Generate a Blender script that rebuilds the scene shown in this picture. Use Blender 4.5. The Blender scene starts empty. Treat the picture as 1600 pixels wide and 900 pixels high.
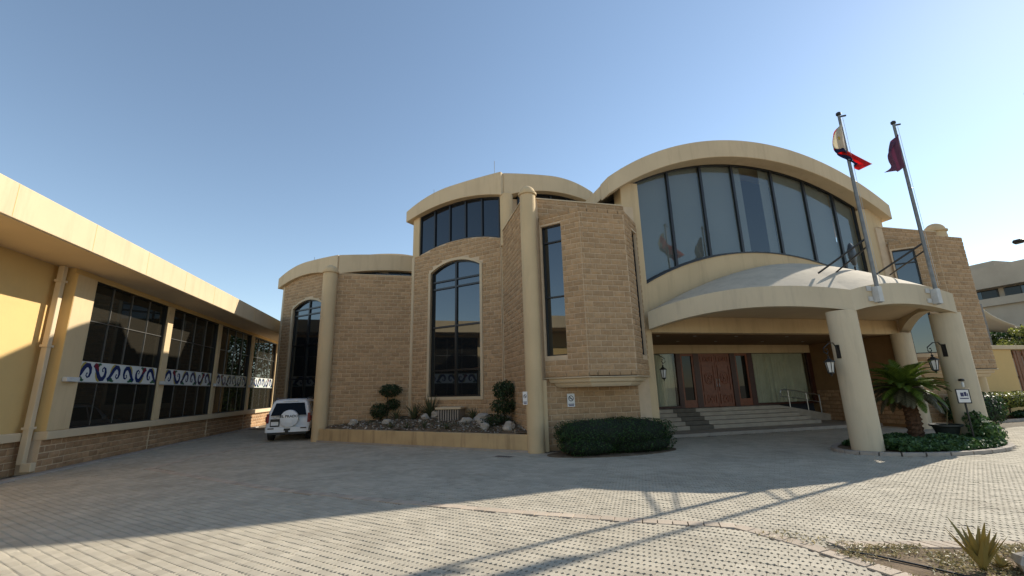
import bpy, math, random
import numpy as np
from mathutils import Vector, Matrix
random.seed(7); rng = np.random.default_rng(7)
S = bpy.context.scene
COL = S.collection
R = math.radians

# ------------------------------------------------------------------ camera, sky, sun, exposure
YAW, PITCH, ROLL, CAM_H = R(14.2), R(13.2), math.atan(.026), 2.0
def _cw(v):
    c, s = math.cos(YAW), math.sin(YAW)
    return Vector((c*v[0] + s*v[1], -s*v[0] + c*v[1], v[2]))
_F = _cw((0, math.cos(PITCH), math.sin(PITCH))); _U0 = _cw((0, -math.sin(PITCH), math.cos(PITCH))); _R0 = _cw((1, 0, 0))
_Rr = _R0*math.cos(ROLL) - _U0*math.sin(ROLL); _Uu = _U0*math.cos(ROLL) + _R0*math.sin(ROLL)
cam = bpy.data.cameras.new('camera'); camo = bpy.data.objects.new('camera', cam); COL.objects.link(camo)
m = Matrix.Identity(4)
for i in range(3):
    m[i][0] = _Rr[i]; m[i][1] = _Uu[i]; m[i][2] = -_F[i]
m[2][3] = CAM_H
camo.matrix_world = m
cam.sensor_width = 36; cam.lens = 680/1600*36; cam.clip_end = 3000; cam.clip_start = .05
S.camera = camo

SUN_AZ, SUN_EL = R(73), R(31.5)
w = bpy.data.worlds.new('World'); S.world = w; w.use_nodes = True
nt = w.node_tree; nt.nodes.clear()
wo = nt.nodes.new('ShaderNodeOutputWorld'); bg = nt.nodes.new('ShaderNodeBackground'); sk = nt.nodes.new('ShaderNodeTexSky')
sk.sky_type = 'NISHITA'; sk.sun_disc = False; sk.sun_elevation = SUN_EL; sk.sun_rotation = SUN_AZ
sk.altitude = 0; sk.air_density = 1.0; sk.dust_density = .07; sk.ozone_density = 1.0
bg.inputs["Strength"].default_value = .122
hs = nt.nodes.new('ShaderNodeHueSaturation'); hs.inputs['Hue'].default_value = .495; hs.inputs['Saturation'].default_value = .92; hs.inputs['Value'].default_value = .95
nt.links.new(sk.outputs[0], hs.inputs['Color']); nt.links.new(hs.outputs[0], bg.inputs['Color']); nt.links.new(bg.outputs[0], wo.inputs['Surface'])
sun = bpy.data.lights.new('sun', 'SUN'); suno = bpy.data.objects.new('sun', sun); COL.objects.link(suno)
sun.energy = 4.3; sun.angle = R(.53); sun.color = (1, .93, .8)
sdir = Vector((math.sin(SUN_AZ)*math.cos(SUN_EL), math.cos(SUN_AZ)*math.cos(SUN_EL), math.sin(SUN_EL)))
suno.rotation_euler = sdir.to_track_quat('Z', 'Y').to_euler(); suno.location = (30, 20, 40)
S.view_settings.view_transform = 'Standard'; S.view_settings.look = 'None'
S.view_settings.exposure = .68; S.view_settings.gamma = 1.0; S.view_settings.use_curve_mapping = False

# ------------------------------------------------------------------ materials
def nodes(name):
    M = bpy.data.materials.new(name); M.use_nodes = True
    n = M.node_tree; p = n.nodes['Principled BSDF']
    return M, n, p
def mat(name, col, rough=.8, var=.12, vscale=1.5, bump=.15, bscale=40, spec=.3, metal=0, grime=None, gscale=.7, streak=False, island=0.0):
    """base colour with large soft variation, optional grime colour, fine bump"""
    M, n, p = nodes(name)
    L = n.links.new
    tc = n.nodes.new('ShaderNodeTexCoord')
    geo = n.nodes.new('ShaderNodeNewGeometry')
    nz = n.nodes.new('ShaderNodeTexNoise'); nz.inputs['Scale'].default_value = vscale; nz.inputs['Detail'].default_value = 6
    L(geo.outputs['Position'], nz.inputs['Vector'])
    rmp = n.nodes.new('ShaderNodeMapRange'); rmp.inputs['From Min'].default_value = .3; rmp.inputs['From Max'].default_value = .7
    rmp.inputs['To Min'].default_value = 1-var; rmp.inputs['To Max'].default_value = 1+var
    L(nz.outputs['Fac'], rmp.inputs['Value'])
    fac = rmp.outputs[0]
    if island:
        oi = n.nodes.new('ShaderNodeObjectInfo'); ad = n.nodes.new('ShaderNodeMath'); ad.operation = 'ADD'
        L(geo.outputs['Random Per Island'], ad.inputs[0]); L(oi.outputs['Random'], ad.inputs[1])
        fr = n.nodes.new('ShaderNodeMath'); fr.operation = 'FRACT'; L(ad.outputs[0], fr.inputs[0])
        mr = n.nodes.new('ShaderNodeMapRange'); mr.inputs['To Min'].default_value = 1-island; mr.inputs['To Max'].default_value = 1+island
        L(fr.outputs[0], mr.inputs['Value'])
        mu = n.nodes.new('ShaderNodeMath'); mu.operation = 'MULTIPLY'; L(fac, mu.inputs[0]); L(mr.outputs[0], mu.inputs[1]); fac = mu.outputs[0]
    rgb = n.nodes.new('ShaderNodeRGB'); rgb.outputs[0].default_value = (*col, 1)
    src = rgb.outputs[0]
    if grime:
        g = n.nodes.new('ShaderNodeTexNoise'); g.inputs['Scale'].default_value = gscale; g.inputs['Detail'].default_value = 9; g.inputs['Roughness'].default_value = .68
        if streak:
            mp = n.nodes.new('ShaderNodeMapping'); mp.inputs['Scale'].default_value = (3.2, 3.2, .35)
            L(geo.outputs['Position'], mp.inputs['Vector']); L(mp.outputs[0], g.inputs['Vector'])
        else:
            L(geo.outputs['Position'], g.inputs['Vector'])
        gr = n.nodes.new('ShaderNodeMapRange'); gr.inputs['From Min'].default_value = .5; gr.inputs['From Max'].default_value = .72; gr.inputs['To Max'].default_value = .75
        L(g.outputs['Fac'], gr.inputs['Value'])
        mx = n.nodes.new('ShaderNodeMix'); mx.data_type = 'RGBA'
        L(gr.outputs[0], mx.inputs['Factor']); L(src, mx.inputs[6]); mx.inputs[7].default_value = (*grime, 1)
        src = mx.outputs[2]
    vm = n.nodes.new('ShaderNodeVectorMath'); vm.operation = 'SCALE'
    L(src, vm.inputs[0]); L(fac, vm.inputs['Scale']); L(vm.outputs[0], p.inputs['Base Color'])
    p.inputs['Roughness'].default_value = rough; p.inputs['Specular IOR Level'].default_value = spec; p.inputs['Metallic'].default_value = metal
    if bump:
        b = n.nodes.new('ShaderNodeBump'); b.inputs['Strength'].default_value = bump; b.inputs['Distance'].default_value = .02
        n2 = n.nodes.new('ShaderNodeTexNoise'); n2.inputs['Scale'].default_value = bscale; n2.inputs['Detail'].default_value = 5
        L(geo.outputs['Position'], n2.inputs['Vector']); L(n2.outputs['Fac'], b.inputs['Height']); L(b.outputs[0], p.inputs['Normal'])
    return M
def plain(name, col, rough=.6, metal=0, spec=.5):
    M, n, p = nodes(name)
    p.inputs['Base Color'].default_value = (*col, 1); p.inputs['Roughness'].default_value = rough
    p.inputs['Metallic'].default_value = metal; p.inputs['Specular IOR Level'].default_value = spec
    return M
def glass_dark(name, refl=.22, dust=(.012, .012, .013), warp=.0, ior=1.5):
    """coated dark facade glass: mirror layer over a nearly black pane with thin dust"""
    M, n, p = nodes(name); L = n.links.new
    out = n.nodes['Material Output']; n.nodes.remove(p)
    d = n.nodes.new('ShaderNodeBsdfDiffuse'); d.inputs['Color'].default_value = (*dust, 1)
    g = n.nodes.new('ShaderNodeBsdfGlossy'); g.inputs['Roughness'].default_value = .012; g.inputs['Color'].default_value = (.86, .93, .97, 1)
    lw = n.nodes.new('ShaderNodeFresnel'); lw.inputs['IOR'].default_value = ior
    ad = n.nodes.new('ShaderNodeMath'); ad.operation = 'ADD'; ad.use_clamp = True; ad.inputs[1].default_value = refl; L(lw.outputs[0], ad.inputs[0])
    mx = n.nodes.new('ShaderNodeMixShader'); L(ad.outputs[0], mx.inputs[0]); L(d.outputs[0], mx.inputs[1]); L(g.outputs[0], mx.inputs[2])
    if warp:
        b = n.nodes.new('ShaderNodeBump'); b.inputs['Strength'].default_value = warp; b.inputs['Distance'].default_value = .05
        nz = n.nodes.new('ShaderNodeTexNoise'); nz.inputs['Scale'].default_value = .9; nz.inputs['Detail'].default_value = 1
        ge = n.nodes.new('ShaderNodeNewGeometry'); L(ge.outputs['Position'], nz.inputs['Vector']); L(nz.outputs['Fac'], b.inputs['Height'])
        L(b.outputs[0], g.inputs['Normal'])
    L(mx.outputs[0], out.inputs['Surface'])
    return M
def glass_clear(name, tint=(.5, .55, .56), refl=.16):
    M, n, p = nodes(name); L = n.links.new
    out = n.nodes['Material Output']; n.nodes.remove(p)
    d = n.nodes.new('ShaderNodeBsdfTransparent'); d.inputs['Color'].default_value = (*tint, 1)
    g = n.nodes.new('ShaderNodeBsdfGlossy'); g.inputs['Roughness'].default_value = .01; g.inputs['Color'].default_value = (.9, .95, .97, 1)
    lw = n.nodes.new('ShaderNodeFresnel'); lw.inputs['IOR'].default_value = 1.5
    ad = n.nodes.new('ShaderNodeMath'); ad.operation = 'ADD'; ad.use_clamp = True; ad.inputs[1].default_value = refl; L(lw.outputs[0], ad.inputs[0])
    ge = n.nodes.new('ShaderNodeNewGeometry'); iv = n.nodes.new('ShaderNodeMath'); iv.operation = 'SUBTRACT'; iv.inputs[0].default_value = 1; L(ge.outputs['Backfacing'], iv.inputs[1])
    fm = n.nodes.new('ShaderNodeMath'); fm.operation = 'MULTIPLY'; L(ad.outputs[0], fm.inputs[0]); L(iv.outputs[0], fm.inputs[1])
    mx = n.nodes.new('ShaderNodeMixShader'); L(fm.outputs[0], mx.inputs[0]); L(d.outputs[0], mx.inputs[1]); L(g.outputs[0], mx.inputs[2])
    L(mx.outputs[0], out.inputs['Surface'])
    return M
def leaf_mat(name, c1, c2, trans=.25, rough=.5):
    M, n, p = nodes(name); L = n.links.new
    out = n.nodes['Material Output']
    ge = n.nodes.new('ShaderNodeNewGeometry'); rm = n.nodes.new('ShaderNodeValToRGB')
    rm.color_ramp.elements[0].color = (*c1, 1); rm.color_ramp.elements[1].color = (*c2, 1)
    L(ge.outputs['Random Per Island'], rm.inputs[0]); L(rm.outputs[0], p.inputs['Base Color'])
    p.inputs['Roughness'].default_value = rough; p.inputs['Specular IOR Level'].default_value = .35
    t = n.nodes.new('ShaderNodeBsdfTranslucent'); L(rm.outputs[0], t.inputs['Color'])
    mx = n.nodes.new('ShaderNodeMixShader'); mx.inputs[0].default_value = trans
    L(p.outputs[0], mx.inputs[1]); L(t.outputs[0], mx.inputs[2]); L(mx.outputs[0], out.inputs['Surface'])
    return M

M = {}
M['cream'] = mat('cream_render', (.60, .45, .265), .85, .06, .8, .22, 60, .2, grime=(.47, .345, .21), gscale=.9, streak=True)
M['cream2'] = mat('cream_fascia', (.61, .475, .305), .85, .05, .8, .2, 60, .2, grime=(.50, .38, .24), gscale=.8, streak=True)
M['ochre'] = mat('ochre_render', (.66, .45, .19), .88, .05, .6, .3, 90, .2, grime=(.56, .385, .17), gscale=.6)
M['soffit'] = mat('soffit', (.60, .47, .31), .9, .05, .8, .1, 50, .2)
M['canopy'] = mat('canopy_paint', (.60, .50, .35), .85, .05, .8, .2, 50, .2, grime=(.47, .39, .28), gscale=1.0, streak=True)
M['canopy_top'] = mat('canopy_top', (.56, .475, .36), .9, .08, 1.2, .35, 30, .2, grime=(.41, .35, .27), gscale=2.2)
M['brick'] = mat('split_block', (.42, .275, .155), .92, .12, 9, .55, 22, .15, island=.13)
M['mortar'] = mat('mortar', (.60, .455, .305), .95, .08, 4, .4, 60, .1)
M['brick2'] = mat('plinth_block', (.36, .22, .12), .92, .15, 7, .55, 22, .15, island=.16)
M['stone_trim'] = mat('trim_render', (.60, .47, .31), .85, .06, 1, .2, 60, .2)
M['frame'] = plain('black_frame', (.012, .012, .013), .35, 0, .5)
M['frame_grey'] = plain('silver_mullion', (.20, .19, .175), .4, .6)
M['glass_a'] = glass_clear('hall_glass', (.84, .87, .86), .045)
M['glass_porch'] = glass_clear('porch_glass', (.90, .905, .88), .0)
M['glass_b'] = glass_dark('arched_glass', .07, (.012, .013, .014), .02)
M['glass_c'] = glass_dark('clerestory_glass', .02, (.008, .009, .012))
M['glass_l'] = glass_dark('annex_glass', .0, (.022, .019, .014), .02, 1.36)
M['blind'] = mat('blind', (.25, .25, .235), .9, .05, .6, .0)
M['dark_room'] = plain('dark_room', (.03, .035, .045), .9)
M['curtain'] = mat('curtain', (.62, .62, .50), .9, .08, 2, .05)
M['wood'] = mat('carved_wood', (.20, .055, .02), .42, .2, 6, .25, 30, .5)
M['wood_dark'] = mat('dark_wood', (.06, .018, .01), .45, .2, 5, .15, 30, .5)
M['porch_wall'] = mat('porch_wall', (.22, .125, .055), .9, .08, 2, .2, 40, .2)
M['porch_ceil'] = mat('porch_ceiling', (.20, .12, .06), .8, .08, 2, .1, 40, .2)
M['step'] = mat('step_stone', (.40, .34, .27), .75, .12, 3, .15, 50, .3)
M['carpet'] = mat('step_carpet', (.15, .13, .105), .95, .15, 5, .3, 80, .1)
M['pave'] = mat('paver', (.47, .415, .325), .9, .10, 1.2, .45, 120, .2, grime=(.35, .30, .225), gscale=.5, island=.09)
M['joint'] = mat('joint_sand', (.17, .145, .11), .95, .2, 8, .5, 60, .1)
M['band'] = mat('band_paver', (.47, .385, .30), .9, .10, 2, .4, 90, .2, island=.13)
M['kerb'] = mat('kerb_stone', (.36, .31, .26), .9, .12, 3, .3, 60, .2)
M['sand'] = mat('sand_ground', (.42, .34, .25), .95, .15, .4, .4, 14, .1)
M['soil'] = mat('soil', (.16, .115, .075), .95, .3, 4, .7, 25, .1, grime=(.30, .23, .15), gscale=3)
M['planter'] = mat('planter_render', (.52, .37, .20), .9, .10, 1.5, .35, 40, .15, grime=(.25, .165, .09), gscale=1.1, streak=True)
M['rock'] = mat('pale_rock', (.42, .37, .31), .92, .2, 5, .6, 14, .2)
M['white_paint'] = plain('white_paint', (.78, .79, .80), .28)
M['sign_white'] = plain('sign_white', (.75, .74, .72), .5)
M['navy'] = plain('sign_navy', (.03, .03, .10), .5)
M['black'] = plain('black_plastic', (.012, .012, .012), .45)
M['rubber'] = plain('rubber', (.02, .02, .02), .8)
M['carglass'] = glass_dark('car_glass', .0, (.004, .004, .005), 0, 1.3)
M['glass_side'] = glass_dark('sidelight_glass', .0, (.006, .006, .006), 0, 1.35)
M['red_lens'] = plain('red_lens', (.20, .008, .015), .12)
M['silver'] = plain('silver', (.55, .55, .55), .3, .9)
M['steel'] = mat('galvanised', (.19, .19, .185), .5, .2, 6, .1, 40, .5, metal=.35)
M['steel_white'] = mat('white_bracket', (.55, .54, .51), .6, .1, 6, .1, 40, .4)
M['iron'] = plain('black_iron', (.016, .014, .012), .45)
M['lantern_glass'] = plain('lantern_glass', (.62, .60, .55), .2)
M['bark'] = mat('palm_bark', (.11, .06, .035), .95, .35, 14, .9, 26, .1)
M['bark2'] = mat('tree_bark', (.12, .09, .065), .95, .3, 10, .8, 20, .1)
M['leaf_hedge'] = leaf_mat('hedge_leaf', (.010, .028, .008), (.045, .10, .022))
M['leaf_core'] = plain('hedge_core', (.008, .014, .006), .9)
M['leaf_ground'] = leaf_mat('groundcover_leaf', (.015, .045, .010), (.11, .19, .06))
M['leaf_shrub'] = leaf_mat('shrub_leaf', (.015, .03, .010), (.05, .085, .03))
M['leaf_light'] = leaf_mat('light_hedge_leaf', (.09, .11, .02), (.28, .30, .07), .35)
M['leaf_tree'] = leaf_mat('tree_leaf', (.02, .05, .012), (.08, .13, .035), .3)
M['frond'] = leaf_mat('sago_leaf', (.06, .10, .012), (.15, .21, .03), .3)
M['frond_old'] = leaf_mat('old_sago_leaf', (.055, .05, .025), (.14, .12, .065), .2)
M['agave'] = leaf_mat('agave_leaf', (.045, .055, .025), (.10, .11, .05), .1)
M['agave2'] = leaf_mat('foreground_agave', (.22, .16, .035), (.42, .33, .11), .25)
M['drygrass'] = leaf_mat('dry_grass', (.14, .13, .045), (.46, .37, .19), .3)
M['tile'] = plain('white_tile', (.62, .63, .60), .2)
M['t_blue'] = plain('tile_blue', (.012, .025, .10), .25)
M['t_green'] = plain('tile_green', (.02, .09, .045), .25)
M['t_yellow'] = plain('tile_yellow', (.36, .30, .08), .25)
M['t_red'] = plain('tile_red', (.15, .015, .03), .25)
M['flag_white'] = plain('flag_white', (.72, .68, .56), .8)
M['flag_red'] = plain('flag_red', (.75, .04, .045), .8)
M['flag_blue'] = plain('flag_blue', (.03, .035, .12), .8)
M['flag_gold'] = plain('flag_gold', (.62, .45, .08), .8)
M['flag_maroon'] = plain('flag_maroon', (.26, .11, .18), .8)
for k in ('flag_white', 'flag_red', 'flag_blue', 'flag_maroon', 'flag_gold'):
    n = M[k].node_tree; p = n.nodes['Principled BSDF']; t = n.nodes.new('ShaderNodeBsdfTranslucent'); t.inputs['Color'].default_value = p.inputs['Base Color'].default_value
    mx = n.nodes.new('ShaderNodeMixShader'); mx.inputs[0].default_value = .62
    n.links.new(p.outputs[0], mx.inputs[1]); n.links.new(t.outputs[0], mx.inputs[2]); n.links.new(mx.outputs[0], n.nodes['Material Output'].inputs['Surface'])
M['concrete'] = mat('far_concrete', (.42, .36, .28), .9, .1, .3, .1, 20, .2, grime=(.34, .29, .22), gscale=.25)
M['sail'] = mat('sail_cloth', (.62, .60, .54), .8, .05, .5, .0)
M['gate_wood'] = mat('gate_wood', (.20, .085, .035), .6, .2, 6, .2, 40, .4)
M['pot'] = plain('pot_plastic', (.018, .024, .020), .5)
M['grate'] = plain('grate', (.03, .028, .025), .6, .5)

# ------------------------------------------------------------------ helpers
def tag(o, label=None, cat=None, group=None, kind=None):
    if label: o['label'] = label
    if cat: o['category'] = cat
    if group: o['group'] = group
    if kind: o['kind'] = kind
    return o
def empty(name, loc, label=None, cat=None, group=None, rz=0):
    o = bpy.data.objects.new(name, None); COL.objects.link(o); o.location = loc; o.rotation_euler = (0, 0, rz)
    o.empty_display_size = .2
    return tag(o, label, cat, group)
def mesh_obj(name, me, m, parent=None):
    o = bpy.data.objects.new(name, me); COL.objects.link(o)
    if m is not None:
        if not me.materials: me.materials.append(m)
    if parent is not None:
        o.parent = parent
        o.matrix_parent_inverse = world(parent).inverted()
    return o
def world(o):
    mm = Matrix.LocRotScale(o.location, o.rotation_euler, o.scale)
    return (world(o.parent) @ o.matrix_parent_inverse @ mm) if o.parent else mm

class MB:
    """collects verts/faces in world coordinates; build() links ONE mesh object"""
    def __init__(s): s.v = []; s.f = []; s.mi = []
    def add(s, vs, fs, mi=0):
        o = len(s.v); s.v += [tuple(map(float, q)) for q in vs]; s.f += [tuple(i+o for i in q) for q in fs]; s.mi += [mi]*len(fs); return s
    def box(s, x0, x1, y0, y1, z0, z1, mi=0):
        return s.add([(x0,y0,z0),(x1,y0,z0),(x1,y1,z0),(x0,y1,z0),(x0,y0,z1),(x1,y0,z1),(x1,y1,z1),(x0,y1,z1)],
              [(0,3,2,1),(4,5,6,7),(0,1,5,4),(1,2,6,5),(2,3,7,6),(3,0,4,7)], mi)
    def fbox(s, fr, s0, s1, d0, d1, z0, z1, mi=0):
        P = fr.P
        return s.add([P(s0,d1,z0),P(s1,d1,z0),P(s1,d0,z0),P(s0,d0,z0),P(s0,d1,z1),P(s1,d1,z1),P(s1,d0,z1),P(s0,d0,z1)],
              [(0,3,2,1),(4,5,6,7),(0,1,5,4),(1,2,6,5),(2,3,7,6),(3,0,4,7)], mi)
    def slab(s, fr, s0, s1, lo, hi, d0, d1, n=28, mi=0):
        """solid between curves lo(s) and hi(s) on a frame, depth d0 (back) .. d1 (front)"""
        vs = []; fs = []
        for i in range(n+1):
            t = s0 + (s1-s0)*i/n
            vs += [fr.P(t,d1,lo(t)), fr.P(t,d1,hi(t)), fr.P(t,d0,hi(t)), fr.P(t,d0,lo(t))]
        for i in range(n):
            a, b = 4*i, 4*i+4
            fs += [(a,b,b+1,a+1),(a+1,b+1,b+2,a+2),(a+2,b+2,b+3,a+3),(a+3,b+3,b,a)]
        e = 4*n
        fs += [(0,1,2,3),(e+3,e+2,e+1,e)]
        return s.add(vs, fs, mi)
    def prism(s, poly, z0, z1, mi=0):
        n = len(poly); vs = [(x,y,z0) for x,y in poly] + [(x,y,z1) for x,y in poly]
        fs = [tuple(range(n-1,-1,-1)), tuple(range(n,2*n))] + [(i,(i+1)%n,n+(i+1)%n,n+i) for i in range(n)]
        return s.add(vs, fs, mi)
    def loft(s, rings, cap=True, mi=0, closed=True):
        n = len(rings[0]); vs = [p for r in rings for p in r]; fs = []
        for k in range(len(rings)-1):
            for i in range(n if closed else n-1):
                j = (i+1) % n; fs.append((k*n+i, k*n+j, (k+1)*n+j, (k+1)*n+i))
        if cap: fs += [tuple(range(n-1,-1,-1)), tuple(range((len(rings)-1)*n, len(rings)*n))]
        return s.add(vs, fs, mi)
    def lathe(s, c, prof, n=24, mi=0):
        return s.loft([[(c[0]+r*math.cos(2*math.pi*i/n), c[1]+r*math.sin(2*math.pi*i/n), z) for i in range(n)] for r, z in prof], True, mi)
    def tube(s, path, r, n=8, mi=0):
        path = [Vector(p) for p in path]; rings = []
        rr = r if hasattr(r, '__len__') else [r]*len(path)
        up = Vector((0,0,1))
        for i, p in enumerate(path):
            t = (path[min(i+1,len(path)-1)] - path[max(i-1,0)]).normalized()
            a = t.cross(up)
            if a.length < .05: a = t.cross(Vector((1,0,0)))
            a.normalize(); b = a.cross(t).normalized()
            rings.append([p + (a*math.cos(2*math.pi*k/n) + b*math.sin(2*math.pi*k/n))*rr[i] for k in range(n)])
        return s.loft(rings, True, mi)
    def build(s, name, m, parent=None, smooth=False, bevel=0, kind=None, label=None):
        me = bpy.data.meshes.new(name); me.from_pydata(s.v, [], s.f); 
        ms = m if isinstance(m, (list, tuple)) else [m]
        for q in ms: me.materials.append(q)
        if len(ms) > 1: me.polygons.foreach_set('material_index', s.mi)
        me.update()
        import bmesh
        bm = bmesh.new(); bm.from_mesh(me); bmesh.ops.recalc_face_normals(bm, faces=bm.faces); bm.to_mesh(me); bm.free()
        if smooth:
            me.polygons.foreach_set('use_smooth', [True]*len(me.polygons))
            me.set_sharp_from_angle(angle=R(38))
        o = mesh_obj(name, me, None, parent)
        if bevel:
            b = o.modifiers.new('bevel', 'BEVEL'); b.width = bevel; b.segments = 2; b.limit_method = 'ANGLE'; b.angle_limit = R(40)
        return tag(o, label, None, None, kind)

class Fr:
    """vertical facade frame: s along u, d outward, z up"""
    def __init__(s, o, u):
        L = math.hypot(*u); s.o = o; s.u = (u[0]/L, u[1]/L); s.n = (s.u[1], -s.u[0])
    def P(s, a, d, z): return (s.o[0]+s.u[0]*a+s.n[0]*d, s.o[1]+s.u[1]*a+s.n[1]*d, z)
def arc(s0, s1, zs, rise):
    w_ = s1-s0; Rr = (w_*w_/4+rise*rise)/(2*rise); mid = (s0+s1)/2
    return lambda s: zs + math.sqrt(max(Rr*Rr-(s-mid)**2, 0)) - (Rr-rise)
def flat(z): return lambda s: z

# ---------------- split-face blocks
BL, BH = .40, .19
def brick_corners(fr, a, b, z0, z1l, z1r, rnd):
    g = .010
    a += g; b -= g; z0 += g; z1l -= g; z1r -= g
    if b-a < .03 or min(z1l, z1r)-z0 < .02: return None
    d = .016
    P = fr.P; e = .010
    zm = lambda t: z1l+(z1r-z1l)*t
    r = lambda lo, hi: rnd.uniform(lo, hi)
    t1, t2 = r(.22, .42), r(.58, .8)
    h1, h2 = r(.3, .7), r(.3, .7)
    vs = [P(a,0,z0),P(b,0,z0),P(b,0,z1r),P(a,0,z1l),
          P(a+e,d+r(-.005,.006),z0+e),P(b-e,d+r(-.005,.006),z0+e),P(b-e,d+r(-.005,.006),z1r-e),P(a+e,d+r(-.005,.006),z1l-e),
          P(a+(b-a)*t1,d+r(.004,.026),z0+(zm(t1)-z0)*h1),P(a+(b-a)*t2,d+r(.004,.026),z0+(zm(t2)-z0)*h2)]
    fs = [(0,1,5,4),(1,2,6,5),(2,3,7,6),(3,0,4,7),(4,8,7),(4,5,9,8),(5,6,9),(6,7,8,9)]
    return vs, fs
def brick_wall(fr, s0, s1, z0, z1, top=None, holes=(), out=None, single=None, want=None, seed=1, off=0.0):
    """running-bond blocks; holes = [(a,b,zlo,zhi_fn)]; single = list that takes bricks for which want(s,z)"""
    rnd = random.Random(seed); k = 0; z = z0
    while z < z1-.02:
        zt = min(z+BH, z1); s = s0 - (BL/2 if k % 2 else 0) - off
        while s < s1:
            spans = [(max(s, s0), min(s+BL, s1))]
            for (ha, hb, hz0, hz1) in holes:
                ns = []
                for (a, b) in spans:
                    mid = min(max((a+b)/2, ha), hb)
                    if zt <= hz0+.01 or z >= hz1(mid)-.04 or b <= ha or a >= hb: ns.append((a, b)); continue
                    if a < ha: ns.append((a, ha))
                    if b > hb: ns.append((hb, b))
                spans = ns
            for a, b in spans:
                if b-a < .04: continue
                zl = min(zt, top(a)) if top else zt; zr = min(zt, top(b)) if top else zt
                q = brick_corners(fr, a, b, z, zl, zr, rnd)
                if q:
                    if single is not None and (want is None or want((a+b)/2, z)): single.append(q)
                    else: out.add(*q)
            s += BL
        z = zt; k += 1
def build_singles(lst, name, m, parent):
    for vs, fs in lst:
        c = np.mean(np.array(vs), axis=0)
        me = bpy.data.meshes.new(name); me.from_pydata([tuple(np.array(v)-c) for v in vs], [], fs); me.materials.append(m)
        o = bpy.data.objects.new(name, me); COL.objects.link(o); o.parent = parent
        o.matrix_parent_inverse = world(parent).inverted(); o.location = c

# ---------------- foliage
def leaf_mesh(name, pts, nrm, size, m, parent=None, aspect=.55, jit=.9, kind=None, slots=None, mi=None):
    pts = np.asarray(pts, float); N = len(pts); nrm = np.asarray(nrm, float)
    nn = nrm + rng.normal(0, jit, (N,3)); nn /= np.linalg.norm(nn, axis=1, keepdims=True)
    t = rng.normal(0, 1, (N,3)); t -= nn*np.sum(t*nn, axis=1, keepdims=True); t /= np.linalg.norm(t, axis=1, keepdims=True)
    b = np.cross(nn, t); sz = (size*rng.uniform(.6, 1.3, N))[:,None]
    v = np.stack([pts-t*sz*.5, pts+b*sz*aspect*.5+nn*sz*.06, pts+t*sz*.5, pts-b*sz*aspect*.5+nn*sz*.06], 1).reshape(-1,3)
    me = bpy.data.meshes.new(name); me.vertices.add(4*N); me.vertices.foreach_set('co', v.ravel())
    me.loops.add(4*N); me.loops.foreach_set('vertex_index', np.arange(4*N, dtype=np.int32))
    me.polygons.add(N); me.polygons.foreach_set('loop_start', np.arange(N, dtype=np.int32)*4)
    me.update(calc_edges=True); me.validate()
    o = mesh_obj(name, me, m, parent)
    return tag(o, kind=kind)
def shell_points(c, rad, N, power=2.0, zmin=None, depth=.18):
    """points in the outer layer of a superellipsoid"""
    out_p, out_n = [], []
    d = rng.normal(0, 1, (N*2,3)); d /= np.linalg.norm(d, axis=1, keepdims=True)
    k = (np.abs(d)**power).sum(1)**(-1/power)
    r = 1 - depth*rng.random(N*2)**1.5
    lump = 1 + .05*np.sin(d[:,0]*9+c[0]) + .05*np.sin(d[:,1]*11+d[:,2]*7)
    p = d*k[:,None]*r[:,None]*lump[:,None]*np.array(rad) + np.array(c)
    n_ = d/np.array(rad); n_ /= np.linalg.norm(n_, axis=1, keepdims=True)
    if zmin is not None:
        q = p[:,2] > zmin; p, n_ = p[q], n_[q]
    return p[:N], n_[:N]
def core_mesh(c, rad, power, name, m, parent, zmin=None, shrink=.86):
    mb = MB(); rings = []
    for i in range(1, 10):
        th = math.pi*i/10; ring = []
        for j in range(20):
            ph = 2*math.pi*j/20; d = np.array([math.sin(th)*math.cos(ph), math.sin(th)*math.sin(ph), -math.cos(th)])
            k = (np.abs(d)**power).sum()**(-1/power); q = d*k*shrink*np.array(rad)+np.array(c)
            if zmin is not None: q[2] = max(q[2], zmin)
            ring.append(tuple(q))
        rings.append(ring)
    mb.loft(rings); return mb.build(name, m, parent, smooth=True)
def text_mesh(txt, size, name, m, parent, mat4, extrude=.002):
    cu = bpy.data.curves.new(name, 'FONT'); cu.body = txt; cu.size = size; cu.align_x = 'CENTER'; cu.align_y = 'CENTER'; cu.extrude = extrude; cu.resolution_u = 3; cu.offset = size*.028
    t = bpy.data.objects.new('t', cu); COL.objects.link(t)
    bpy.context.view_layer.update()
    me = bpy.data.meshes.new_from_object(t.evaluated_get(bpy.context.evaluated_depsgraph_get()))
    bpy.data.objects.remove(t); me.name = name; me.materials.clear(); me.transform(mat4)
    return mesh_obj(name, me, m, parent)
def spiral(c, u, v, r0, r1, a0, a1, n=20):
    return [tuple(np.array(c) + (np.array(u)*math.cos(a0+(a1-a0)*i/n) + np.array(v)*math.sin(a0+(a1-a0)*i/n))*(r0+(r1-r0)*i/n)) for i in range(n+1)]

# ================================================================== SETTING
def proj(p):
    v = Vector(p) - Vector((0, 0, CAM_H)); z = v.dot(_F)
    if z < .1: return (-9999, -9999)
    return 800+680*v.dot(_Rr)/z, 450-680*v.dot(_Uu)/z
g = MB(); g.add([(-700,-400,-.05),(900,-400,-.05),(900,1200,-.05),(-700,1200,-.05)], [(0,1,2,3)])
tag(g.build('ground', M['sand']), kind='structure')
drive = MB(); drive.box(-10.6, 34, -6, 36, -.045, -.012)
drive = tag(drive.build('driveway', M['joint']), kind='structure')

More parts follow.
